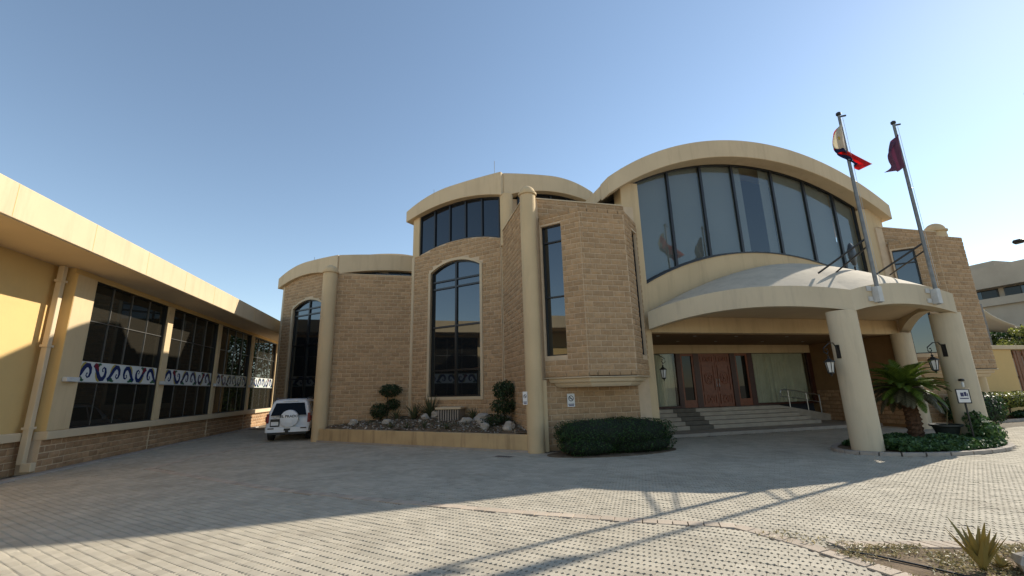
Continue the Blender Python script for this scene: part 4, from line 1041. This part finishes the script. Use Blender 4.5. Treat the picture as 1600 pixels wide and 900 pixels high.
# ================================================================== NO SMOKING SIGNS
def no_smoking(fr, s, z, wd, hh, d, label):
    root = empty('no_smoking_sign', fr.P(s, d, z), label, 'sign')
    mb = MB(); mb.fbox(fr, s-wd/2, s+wd/2, d, d+.012, z, z+hh); mb.build('plate', M['sign_white'], root)
    cz = z+hh*.64; rr = wd*.36; mb = MB(); n_ = 24; vs = []
    for i in range(n_):
        a = 2*math.pi*i/n_
        for r in (rr, rr*.76): vs.append(fr.P(s+r*math.cos(a), d+.0135, cz+r*math.sin(a)))
    mb.add(vs, [(2*i, 2*((i+1) % n_), 2*((i+1) % n_)+1, 2*i+1) for i in range(n_)])
    k = rr*.8*.707; w2 = rr*.1
    mb.add([fr.P(s-k-w2, d+.0138, cz+k-w2), fr.P(s-k+w2, d+.0138, cz+k+w2), fr.P(s+k+w2, d+.0138, cz-k+w2), fr.P(s+k-w2, d+.0138, cz-k-w2)], [(0, 1, 2, 3)])
    mb.build('prohibition_ring', M['black'], root)
    mb = MB(); mb.fbox(fr, s-rr*.6, s+rr*.45, d+.0125, d+.0132, cz-rr*.1, cz+rr*.1); mb.build('cigarette', M['black'], root)
    mb = MB()
    for q in range(2): mb.fbox(fr, s-wd*(.40-.06*q), s+wd*(.40-.06*q), d+.0125, d+.0135, z+hh*(.17-.10*q), z+hh*(.235-.10*q))
    mb.build('text_line', M['navy'], root)
no_smoking(Fr((0, 14.56), (1, 0)), 5.66, 1.39, .27, .44, .045, 'white no smoking sign on the block wall under the bay')
no_smoking(Fr((3.98, 14.50), (1, -1)), .10, 1.52, .17, .42, .085, 'narrow white no smoking sign on the cream corner column')

# ================================================================== FLAGPOLES AND FLAGS
def flagpole(x, lab):
    root = empty('flagpole', (x, 9.9, 4.2), lab, 'flagpole')
    mb = MB(); mb.tube([(x, 9.86, 4.30), (x, 9.86, 7.5), (x, 9.86, 10.72)], [.058, .052, .042], 12); mb.build('pole', M['steel'], root, smooth=True)
    mb = MB(); mb.lathe((x, 9.86), [(.05, 10.70), (.075, 10.73), (.075, 10.80), (.02, 10.84)], 12); mb.build('truck', M['iron'], root, smooth=True)
    mb = MB(); mb.tube([(x, 9.86, 10.66), (x+.22, 9.80, 10.70)], .03, 6); mb.build('pulley_arm', M['iron'], root)
    mb = MB(); mb.box(x-.07, x+.10, 9.80, 9.995, 4.32, 4.80); mb.build('bracket', M['steel_white'], root, bevel=.01)
    mb = MB(); mb.box(x-.26, x-.10, 9.96, 9.994, 4.68, 4.83); mb.box(x-.26, x-.10, 9.96, 9.994, 4.36, 4.50); mb.build('bracket_tab', M['steel_white'], root)
    mb = MB(); mb.tube([(x, 9.86, 6.35), (x-.55, 11.2, 5.55)], .032, 7); mb.build('brace', M['iron'], root)
    mb = MB(); mb.tube([(x, 9.86, 6.1), (x+.35, 11.3, 5.65)], .026, 7); mb.build('brace', M['iron'], root)
    mb = MB(); mb.tube([(x+.07, 9.80, 10.6), (x+.09, 9.81, 7), (x+.085, 9.80, 4.9)], .006, 5); mb.build('halyard', M['steel_white'], root)
    mb = MB(); mb.tube([(x+.06, 9.86, 8.3), (x+.15, 9.86, 8.3)], .012, 5); mb.build('cleat', M['iron'], root)
flagpole(13.98, 'grey steel flagpole carrying the red and white flag'); flagpole(16.40, 'grey steel flagpole carrying the maroon flag')
def cloth(ctrl, nu, nv):
    """bicubic-ish smooth grid through control rows of 3D points"""
    A = np.array(ctrl, float)
    def resample(B, n_):
        m_ = B.shape[0]; out = []
        for i in range(n_+1):
            t = (m_-1)*i/n_; k = min(int(t), m_-2); f = t-k
            p0, p1, p2, p3 = B[max(k-1, 0)], B[k], B[k+1], B[min(k+2, m_-1)]
            out.append(.5*((2*p1)+(-p0+p2)*f+(2*p0-5*p1+4*p2-p3)*f*f+(-p0+3*p1-3*p2+p3)*f**3))
        return np.array(out)
    B = resample(A, nu); return np.array([resample(b, nv) for b in B])
Yp = 9.80
# rows run from hoist top to hoist bottom, columns from hoist to fly
f1 = [[(13.90,Yp,10.36),(13.74,Yp-.10,10.22),(13.66,Yp+.10,10.05),(13.78,Yp+.22,9.85),(13.95,Yp+.14,9.62),(14.35,Yp+.2,9.40),(14.98,Yp+.12,9.06)],
      [(13.90,Yp,10.0),(13.64,Yp-.14,9.92),(13.54,Yp+.05,9.80),(13.66,Yp+.20,9.62),(13.92,Yp+.05,9.42),(14.32,Yp+.05,9.24),(14.92,Yp+.02,9.00)],
      [(13.90,Yp,9.72),(13.60,Yp-.12,9.62),(13.50,Yp+.06,9.50),(13.64,Yp+.16,9.38),(13.94,Yp-.06,9.22),(14.34,Yp+.18,9.04),(14.70,Yp-.06,8.90)],
      [(13.90,Yp,9.42),(13.62,Yp-.10,9.40),(13.52,Yp+.04,9.32),(13.68,Yp+.12,9.24),(13.98,Yp+.04,9.02),(14.24,Yp-.04,8.88),(14.44,Yp+.1,8.78)],
      [(13.90,Yp,9.20),(13.68,Yp-.06,9.26),(13.54,Yp+.06,9.22),(13.76,Yp+.06,9.10),(14.02,Yp-.05,8.94),(14.16,Yp+.08,8.80),(14.28,Yp+.02,8.70)]]
G = cloth(f1, 20, 36)
fl = empty('flag', (13.9, Yp, 9.2), 'limp flag with white hoist triangle, red and dark blue fields', 'flag')
parts_ = {'white_triangle': ('flag_white', MB()), 'red_field': ('flag_red', MB()), 'blue_field': ('flag_blue', MB())}
nu, nv = 20, 36
for i in range(nu):
    for j in range(nv):
        u_, v_ = (i+.5)/nu, (j+.5)/nv
        key = 'white_triangle' if v_ < .48*(1-abs(u_-.40)*1.35) and u_ < .78 else ('red_field' if (u_ < .62 or v_ > .8) else 'blue_field')
        parts_[key][1].add([G[i, j], G[i+1, j], G[i+1, j+1], G[i, j+1]], [(0, 1, 2, 3)])
import bmesh
for k, (mt, mb) in parts_.items():
    o = mb.build(k, M[mt], fl, smooth=False); bm = bmesh.new(); bm.from_mesh(o.data); bmesh.ops.remove_doubles(bm, verts=bm.verts, dist=1e-4); bmesh.ops.recalc_face_normals(bm, faces=bm.faces); bm.to_mesh(o.data); bm.free()
    o.data.polygons.foreach_set('use_smooth', [True]*len(o.data.polygons))
    so = o.modifiers.new('thick', 'SOLIDIFY'); so.thickness = .004
sm = MB(); cc = G[8, 8]; sm.add([(cc[0]+.09*math.cos(a)*(1 if q % 2 else .5), cc[1]-.02, cc[2]+.09*math.sin(a)*(1 if q % 2 else .5)) for q, a in enumerate(np.linspace(0, 6.283, 17)[:-1])], [tuple(range(16))]); sm.build('gold_sun', M['flag_gold'], fl)
f2 = [[(16.33,Yp,10.25),(16.22,Yp-.10,10.16),(16.10,Yp+.10,10.02),(16.06,Yp-.06,9.88),(16.02,Yp+.1,9.75)],
      [(16.33,Yp,9.95),(16.10,Yp-.12,9.82),(15.94,Yp+.10,9.70),(15.84,Yp-.04,9.58),(15.76,Yp+.06,9.44)],
      [(16.33,Yp,9.65),(16.12,Yp-.10,9.55),(15.92,Yp+.12,9.42),(15.78,Yp-.05,9.32),(15.70,Yp+.04,9.20)],
      [(16.33,Yp,9.35),(16.16,Yp-.06,9.26),(16.0,Yp+.12,9.12),(15.88,Yp-.04,9.05),(15.76,Yp+.05,8.98)],
      [(16.33,Yp,9.10),(16.22,Yp-.06,9.00),(16.06,Yp+.06,8.86),(15.78,Yp-.04,8.80),(15.38,Yp+.04,8.74)]]
G = cloth(f2, 20, 20); mb = MB()
for i in range(20):
    for j in range(20): mb.add([G[i, j], G[i+1, j], G[i+1, j+1], G[i, j+1]], [(0, 1, 2, 3)])
f2o = mb.build('flag', M['flag_maroon']); bm = bmesh.new(); bm.from_mesh(f2o.data); bmesh.ops.remove_doubles(bm, verts=bm.verts, dist=1e-4); bmesh.ops.recalc_face_normals(bm, faces=bm.faces); bm.to_mesh(f2o.data); bm.free()
f2o.data.polygons.foreach_set('use_smooth', [True]*len(f2o.data.polygons)); f2o.modifiers.new('thick', 'SOLIDIFY').thickness = .004
tag(f2o, 'dark maroon flag hanging limp from the right pole', 'flag')
ds = empty('floodlight', (15.6, 11.6, 5.6), 'dark rounded floodlight on the canopy roof behind the left flagpole', 'floodlight')
mb = MB(); mb.tube([(15.62, 11.6, 5.4), (15.62, 11.6, 6.0)], .03, 6); mb.build('stand', M['iron'], ds)
mb = MB(); mb.loft([[(15.62+r*math.cos(a), 11.6+dy, 6.45+2.2*r*math.sin(a)) for a in np.linspace(0, 6.283, 17)[:-1]] for r, dy in ((.02, -.05), (.16, -.04), (.20, 0), (.18, .03))]); mb.build('dish', M['black'], ds, smooth=True)

# ================================================================== PARKED CAR
car = empty('parked_car', (0, 0, 0), 'white off-road car with covered spare wheel parked between annex and hall', 'car')
def ring(yl, yr, wl, wb, wr, zb, zbelt, zr):
    R_ = [(wl*.86, yl, zb), (wl, yl, zb+.14), (wl+.01, yl, zbelt*.72), (wb, yl+(yr-yl)*.04, zbelt), (wb-.03, yl+(yr-yl)*.12, zbelt+.05), (wr+.02, yl+(yr-yl)*.9, zr-.09), (wr-.08, yr, zr-.01), (wr*.4, yr, zr+.012)]
    return R_+[(-x, y, z) for x, y, z in reversed(R_)]
mb = MB(); mb.loft([ring(0, .27, .84, .85, .66, .46, 1.10, 1.74), ring(.03, .31, .89, .90, .69, .42, 1.11, 1.80), ring(.14, .42, .93, .925, .71, .40, 1.12, 1.835), ring(.9, .95, .945, .93, .72, .40, 1.12, 1.855), ring(2.0, 1.9, .945, .93, .72, .40, 1.11, 1.86), ring(2.9, 2.5, .945, .93, .70, .40, 1.09, 1.83),
    ring(3.3, 2.95, .945, .92, .66, .40, 1.08, 1.66), ring(3.5, 3.5, .94, .91, .82, .40, 1.05, 1.14), ring(4.15, 4.15, .92, .88, .75, .42, 1.0, 1.06), ring(4.45, 4.42, .84, .80, .66, .46, .92, .96)]); mb.build('body', M['white_paint'], car, smooth=True)
def yz(z): return .27*(z-1.10)/.64 if z > 1.1 else 0
mb = MB(); zs = (1.13, 1.30, 1.50, 1.68)
vs = []
for z in zs:
    wz = .745-.26*(z-1.13); vs += [(-wz, yz(z)-.012, z), (wz, yz(z)-.012, z)]
mb.add(vs, [(2*i, 2*i+1, 2*i+3, 2*i+2) for i in range(3)]); mb.build('rear_window', M['carglass'], car)
mb = MB(); mb.tube([(-.28, -.03, 1.17), (.30, -.02, 1.22)], .012, 5); mb.build('rear_wiper', M['black'], car)
for sx in (-1, 1):
    for (y0, y1, y2, y3) in ((.48, .62, 1.02, 1.02), (1.12, 1.12, 2.02, 2.0), (2.12, 2.10, 2.92, 2.48)):
        mb = MB(); mb.add([(sx*.918, y0, 1.17), (sx*.918, y2, 1.16), (sx*.752, y3, 1.73), (sx*.752, y1, 1.73)], [(0, 1, 2, 3)]); mb.build('side_window', M['carglass'], car)
    mb = MB(); mb.box(sx*.955 if sx < 0 else .905, sx*.905 if sx < 0 else .955, -.0, .30, .86, 1.10); mb.box(min(sx*.80, sx*.915), max(sx*.80, sx*.915), -.022, .1, .80, 1.22); mb.build('tail_light', M['red_lens'], car, bevel=.02)
    mb = MB(); mb.tube([(sx*.66, .55, 1.84), (sx*.67, .65, 1.905), (sx*.67, 2.2, 1.905), (sx*.66, 2.35, 1.84)], .022, 7); mb.build('roof_rail', M['steel'], car, smooth=True)
    mb = MB(); mb.box(min(sx*.96, sx*1.14), max(sx*.96, sx*1.14), 2.72, 2.84, 1.12, 1.32); mb.build('mirror', M['white_paint'], car, bevel=.03)
    mb = MB(); mb.box(min(sx*.55, sx*.80), max(sx*.55, sx*.80), -.155, -.14, .545, .595); mb.build('reflector', M['black'], car)
    mb = MB(); mb.box(min(sx*.935, sx*.975), max(sx*.935, sx*.975), 1.45, 2.85, .52, .60); mb.build('side_moulding', M['white_paint'], car, bevel=.01)
    for y in (.86, 3.62):
        c = (sx*.80, y, .385); w_ = MB(); w_.loft([[(c[0]+ox, c[1]+r*math.cos(a), c[2]+r*math.sin(a)) for a in np.linspace(0, 6.283, 29)[:-1]] for ox, r in ((-.13, .33), (-.12, .375), (-.08, .385), (.08, .385), (.12, .375), (.13, .33))]); wh = w_.build('wheel', M['rubber'], car, smooth=True)
        w_ = MB(); w_.loft([[(c[0]+sx*ox, c[1]+r*math.cos(a), c[2]+r*math.sin(a)) for a in np.linspace(0, 6.283, 21)[:-1]] for ox, r in ((.10, .24), (.137, .235), (.142, .05))]); w_.build('rim', M['silver'], wh, smooth=True)
        w_ = MB(); w_.loft([[(sx*(.925+ox), c[1]+r*math.cos(a), max(.40, c[2]+r*math.sin(a))) for a in np.linspace(0, 6.283, 25)[:-1]] for ox, r in ((0, .47), (.026, .47))]); w_.build('wheel_arch', M['black'], car)
mb = MB(); mb.loft([[(x*k, y, z) for x, z in ((-.93, .40), (.93, .40), (.93, .62), (-.93, .62))] for y, k in ((.12, 1.0), (-.06, .99), (-.13, .95), (-.14, .90))]); mb.build('rear_bumper', M['white_paint'], car, bevel=.03)
mb = MB(); mb.box(-.8, .8, -.08, .5, .30, .40); mb.build('under_tray', M['black'], car)
mb = MB(); mb.box(-.06, .06, -.24, -.1, .40, .50); mb.box(-.13, .13, -.15, -.10, .47, .56); mb.build('tow_hitch', M['black'], car)
sp = MB(); sc_ = (.06, .99); rr = .385
sp.loft([[(sc_[0]+r*math.cos(a), y, sc_[1]+r*math.sin(a)) for a in np.linspace(0, 6.283, 41)[:-1]] for r, y in ((rr*.96, .02), (rr, -.03), (rr, -.17), (rr*.97, -.205), (rr*.90, -.222), (.01, -.228))]); spo = sp.build('spare_wheel_cover', M['white_paint'], car, smooth=True)
text_mesh('EL PRADO', .148, 'lettering', M['black'], spo, Matrix.Translation((sc_[0], -.232, sc_[1]+.10)) @ Matrix.Rotation(math.pi/2, 4, 'X') @ Matrix.Diagonal((1.12, 1, 1, 1)))
mb = MB(); mb.add([(sc_[0]-.17, -.229, .96), (sc_[0]+.17, -.229, .96), (sc_[0]+.14, -.229, .80), (sc_[0]-.14, -.229, .80), (sc_[0]-.16, -.24, .95), (sc_[0]+.16, -.24, .95), (sc_[0]+.13, -.24, .81), (sc_[0]-.13, -.24, .81)], [(4, 5, 6, 7), (0, 1, 5, 4), (1, 2, 6, 5), (2, 3, 7, 6), (3, 0, 4, 7)]); mb.build('embossed_panel', M['white_paint'], spo)
mb = MB(); mb.box(-.74, -.36, -.03, .0, .64, .98); npo = mb.build('plate_recess', M['black'], car, bevel=.01)
mb = MB(); mb.box(-.70, -.40, -.040, -.031, .70, .86); mb.build('number_plate', M['sign_white'], npo)
mb = MB(); mb.tube(spiral((-.56, -.016, 1.045), (1, 0, 0), (0, 0, .7), .055, .055, 0, 6.283, 16), .008, 5); mb.build('badge', M['silver'], car)
mb = MB(); mb.box(-.73, .78, -.014, -.006, 1.075, 1.085); mb.build('tailgate_seam', M['black'], car)
mb = MB(); mb.box(-.33, .33, .22, .30, 1.74, 1.80); mb.build('spoiler', M['white_paint'], car, bevel=.02)
car.location = (-5.02, 22.75, 0); car.rotation_euler = (0, 0, R(3))

# ================================================================== RIGHT-HAND BACKGROUND
bs = MB(); bs.prism([(26.3, 14.85), (28.0, 14.95), (31.5, 15.5), (36, 16.4), (36, 16.95), (26.3, 16.95)], -.01, .06); tag(bs.build('hedge_soil', M['soil']), kind='structure')
kpts = [(25.9, 14.80), (27.2, 14.72), (28.6, 14.85), (30.2, 15.15), (32, 15.5), (34, 15.9), (36, 16.3)]
bk = empty('bed_kerb', (28, 14.8, 0), 'low kerb in front of the sunlit clipped hedge at far right', 'kerb')
for a, b in zip(kpts, kpts[1:]):
    F_ = Fr(a, (b[0]-a[0], b[1]-a[1])); L_ = math.dist(a, b); n_ = 2
    for k in range(n_): q = MB(); q.fbox(F_, L_*k/n_+.005, L_*(k+1)/n_-.005, -.14, 0, -.02, .11); q.build('kerb_stone', M['kerb'], bk, bevel=.012)
def hedge(name, label, parts, m, size, cat='hedge', stems=()):
    root = empty(name, (parts[0][0][0], parts[0][0][1], .05), label, cat)
    for (c, rad, n_, pw) in parts:
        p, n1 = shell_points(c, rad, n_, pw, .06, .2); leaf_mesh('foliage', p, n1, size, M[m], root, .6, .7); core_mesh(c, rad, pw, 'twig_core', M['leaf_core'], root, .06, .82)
    for (x, y, z) in stems:
        q = MB(); q.tube([(x, y, .0), (x+.05, y, z*.6), (x-.08, y, z)], [.06, .05, .04], 7); q.build('stem', M['bark2'], root)
hedge('clipped_hedge', 'sunlit yellow-green clipped hedge on bare stems right of the hall', [((29.3, 15.85, .92), (2.4, .72, .36), 7000, 3)], 'leaf_light', .10, 'hedge', [(27.9, 15.7, .8), (29.2, 15.8, .8), (30.6, 15.9, .8)])
hedge('dark_hedge', 'dark shaded hedge behind the canopy column under the right bay', [((23.4, 13.75, .75), (1.5, .55, .68), 3600, 2.6)], 'leaf_hedge', .10, 'hedge')
hedge('low_shrub', 'low dark shrub at the foot of the sunlit clipped hedge', [((30.2, 15.45, .24), (1.6, .35, .22), 1300, 2)], 'leaf_hedge', .10, 'shrub')
bw = empty('boundary_wall', (29, 17.2, 0), 'beige rendered garden wall behind the clipped hedge', 'wall')
mb = MB(); mb.box(26.0, 32.8, 17.0, 17.3, 0, 3.5); mb.build('wall', M['ochre'], bw, bevel=.01)
mb = MB(); mb.box(25.9, 40, 16.9, 17.4, 3.501, 3.72); mb.build('coping', M['cream2'], bw, bevel=.02)
mb = MB(); mb.box(35.9, 60, 17.0, 17.3, 0, 3.5); mb.build('wall', M['ochre'], bw)
mb = MB(); mb.box(25.99, 27.3, 16.96, 16.999, 0, 2.4); mb.build('doorway', M['wood_dark'], bw)
gt = empty('wooden_gate', (34.3, 17.1, 0), 'reddish brown wooden slatted gate in the garden wall', 'gate')
for i in range(12):
    q = MB(); q.box(32.87+i*.25, 32.87+i*.25+.18, 17.08+.05*(i % 3 == 0), 17.14, .05, 3.46); q.build('slat', M['gate_wood'], gt)
for z in (.5, 1.9, 3.2): q = MB(); q.box(32.84, 35.86, 17.145, 17.22, z, z+.14); q.build('rail', M['wood_dark'], gt)
fb = empty('far_building', (66, 30, 0), 'far concrete office block with a dark window band beyond the wall', 'building')
mb = MB(); mb.box(60.4, 78, 12, 50, 0, 10.1); mb.build('lower_wall', M['concrete'], fb)
mb = MB(); mb.box(61.2, 78, 12, 50, 10.101, 11.25); mb.build('window_core', M['concrete'], fb)
mb = MB(); mb.box(59.9, 78, 12, 50, 11.251, 13.45); mb.build('parapet', M['concrete'], fb)
mb = MB(); mb.box(60.0, 60.399, 12, 50, 9.35, 10.15); mb.build('ledge', M['concrete'], fb)
mb = MB(); mb.box(63, 76, 32, 44, 13.451, 14.6); mb.build('roof_room', M['concrete'], fb)
for i in range(12):
    y0 = 12.2+i*3.15; q = MB(); q.box(61.1, 61.199, y0+.25, y0+2.9, 10.15, 11.2); wq = q.build('window', M['frame'], fb)
    for k in range(2): p_ = MB(); p_.box(61.06, 61.099, y0+.32+k*1.28, y0+1.5+k*1.28, 10.2, 11.15); p_.build('pane', M['glass_c'] if (i+k) % 3 else M['glass_l'], wq)
for i in range(8): q = MB(); q.box(60.36, 60.399, 14+i*4.6, 14.12+i*4.6, 0, 9.3); q.build('panel_joint', M['mortar'], fb)
rl = empty('roof_lamp', (60.6, 28.3, 13.45), 'small floodlight on a mast above the far concrete building', 'lamp')
mb = MB(); mb.tube([(60.6, 27.6, 13.4), (60.6, 27.6, 15.2), (60.6, 28.0, 15.45)], .09, 7); mb.build('mast', M['iron'], rl)
mb = MB(); mb.loft([[(60.6+r*math.cos(a), y, 15.45+.6*r*math.sin(a)) for a in np.linspace(0, 6.283, 13)[:-1]] for r, y in ((.12, 27.9), (.42, 28.2), (.42, 28.7), (.1, 28.9))]); mb.build('head', M['iron'], rl, smooth=True)
q = MB(); q.box(60.3, 61.3, 26.2, 27.4, 13.46, 14.9); tag(q.build('roof_tank', M['concrete'], fb), None)
# shade sail
cn = [np.array(v, float) for v in ((37.0, 20.0, 6.5), (47, 21.5, 4.75), (46, 28, 6.4), (38.5, 26.5, 5.0))]
so = empty('shade_sail', (41, 23, 0), 'pale stretched shade sail beyond the garden wall', 'shade sail'); mb = MB(); n_ = 14; vs = []
for i in range(n_+1):
    for j in range(n_+1):
        a, b = i/n_, j/n_; pin = .16
        aa = a+(.5-a)*pin*4*b*(1-b); bb2 = b+(.5-b)*pin*4*a*(1-a)
        p = cn[0]*(1-aa)*(1-bb2)+cn[1]*aa*(1-bb2)+cn[2]*aa*bb2+cn[3]*(1-aa)*bb2; vs.append(p)
mb.add(vs, [(i*(n_+1)+j, (i+1)*(n_+1)+j, (i+1)*(n_+1)+j+1, i*(n_+1)+j+1) for i in range(n_) for j in range(n_)]); q = mb.build('cloth', M['sail'], so, smooth=True); q.modifiers.new('t', 'SOLIDIFY').thickness = .02
for c in cn: q = MB(); q.tube([(c[0], c[1], 0), (c[0], c[1], c[2]+.25)], .06, 8); q.build('mast', M['steel'], so)
def tree(name, label, c, h, rad, n_, size, m, seed, clumps=16):
    root = empty(name, (c[0], c[1], 0), label, 'tree'); rd = random.Random(seed); mb = MB(); th = h-rad[2]*1.1
    mb.tube([(c[0], c[1], -.1), (c[0]+.1, c[1], th*.5), (c[0]-.05, c[1]+.1, th)], [.2*h/7, .15*h/7, .1*h/7], 9); tr = mb.build('trunk', M['bark2'], root)
    P_, N_ = [], []
    for k in range(clumps):
        a = rd.uniform(0, 6.283); rr = math.sqrt(rd.random())*.8; z = rd.uniform(-.75, .8)
        cc = (c[0]+rad[0]*rr*math.cos(a), c[1]+rad[1]*rr*math.sin(a), h-rad[2]+rad[2]*z*math.sqrt(1-rr*rr*.8)); r = rd.uniform(.28, .48)
        p, n1 = shell_points(cc, (rad[0]*r, rad[1]*r, rad[2]*r*.8), n_//clumps, 2, None, .7); P_.append(p); N_.append(n1)
        lb = MB(); lb.tube([(c[0], c[1], th*.75), (c[0]*.5+cc[0]*.5, c[1]*.5+cc[1]*.5, th*.4+cc[2]*.6-.1), cc], [.05*h/7, .035*h/7, .012], 6); lb.build('limb', M['bark2'], root)
    leaf_mesh('crown', np.concatenate(P_), np.concatenate(N_), size, M[m], root, .6, 1.0)
tree('garden_tree', 'sunlit light green tree leaning over the wooden gate', (37.2, 17.9), 5.0, (1.9, 1.5, 1.0), 3000, .17, 'leaf_light', 3, 12)
tree('garden_tree', 'dark green tree standing under the shade sail', (45, 25), 6.2, (4.0, 3.5, 1.9), 4500, .28, 'leaf_tree', 4)
tree('garden_tree', 'tall green tree behind the hall mirrored in the far annex windows', (-4.2, 45), 9.6, (4.2, 4.0, 4.3), 12000, .26, 'leaf_tree', 5, 22)
tree('garden_tree', 'small leafy tree beside the annex mirrored in the bay window', (-8.4, 6.0), 5.6, (1.5, 1.5, 1.7), 5000, .13, 'leaf_tree', 6, 16)
# street lamp whose head reaches in at the upper right
sl_ = empty('street_lamp', (13.2, 4.3, 0), 'black street lamp whose head juts in at the upper right edge', 'street lamp')
mb = MB(); mb.tube([(13.2, 4.3, 0), (13.2, 4.3, 6.6), (12.6, 4.36, 7.05), (11.7, 4.42, 7.12)], [.09, .06, .05, .04], 10); mb.build('post', M['iron'], sl_, smooth=True)
mb = MB(); mb.loft([[(x, 4.45+wy*math.cos(a), 7.08+wz*math.sin(a)) for a in np.linspace(0, 6.283, 13)[:-1]] for x, wy, wz in ((11.75, .05, .05), (11.6, .13, .08), (11.25, .15, .09), (10.99, .06, .05))]); mb.build('head', M['iron'], sl_, smooth=True)

# foreground agave and rock in the lower right bed
agave((6.02, 3.82, .02), 22, .54, .040, 'agave2', 'yellowing agave in the soil bed at lower right', spread=.5, seed=9)
agave((6.27, 3.82, .02), 12, .16, .03, 'agave2', 'small yellow-green agave pup between the large agave and the rock', seed=10)
rock((6.62, 3.62, 0), .30, 77, 'grey rock at the lower right corner behind the agave', None, 'rock', (1, .8, .6))
# thin irrigation hose along the bed
mb = MB(); mb.tube([(5.22, 4.72, .02), (5.4, 4.45, .025), (5.58, 4.1, .02), (5.7, 3.7, .025), (5.75, 3.2, .02)], .011, 6); tag(mb.build('irrigation_hose', M['black'], smooth=True), 'thin black irrigation hose lying along the soil bed edge', 'hose')

# lane end behind the hall; unseen wall added to darken annex window reflections
lw_ = empty('rear_wall', (-5, 50, 0), 'unseen cream wall added behind the hall to darken the annex window reflections', 'wall')
mb = MB(); mb.box(-22, 6, 50, 50.3, 0, 3.4); mb.build('wall', M['cream'], lw_)
mb = MB(); mb.box(-22, 6, 49.9, 50.4, 3.401, 3.55); mb.build('coping', M['cream2'], lw_)
hedge('lane_hedge', 'dark hedge along the rear lane wall behind the hall', [((-5, 48.5, 1.3), (7, 1.0, 1.3), 6000, 4)], 'leaf_hedge', .22, 'hedge')
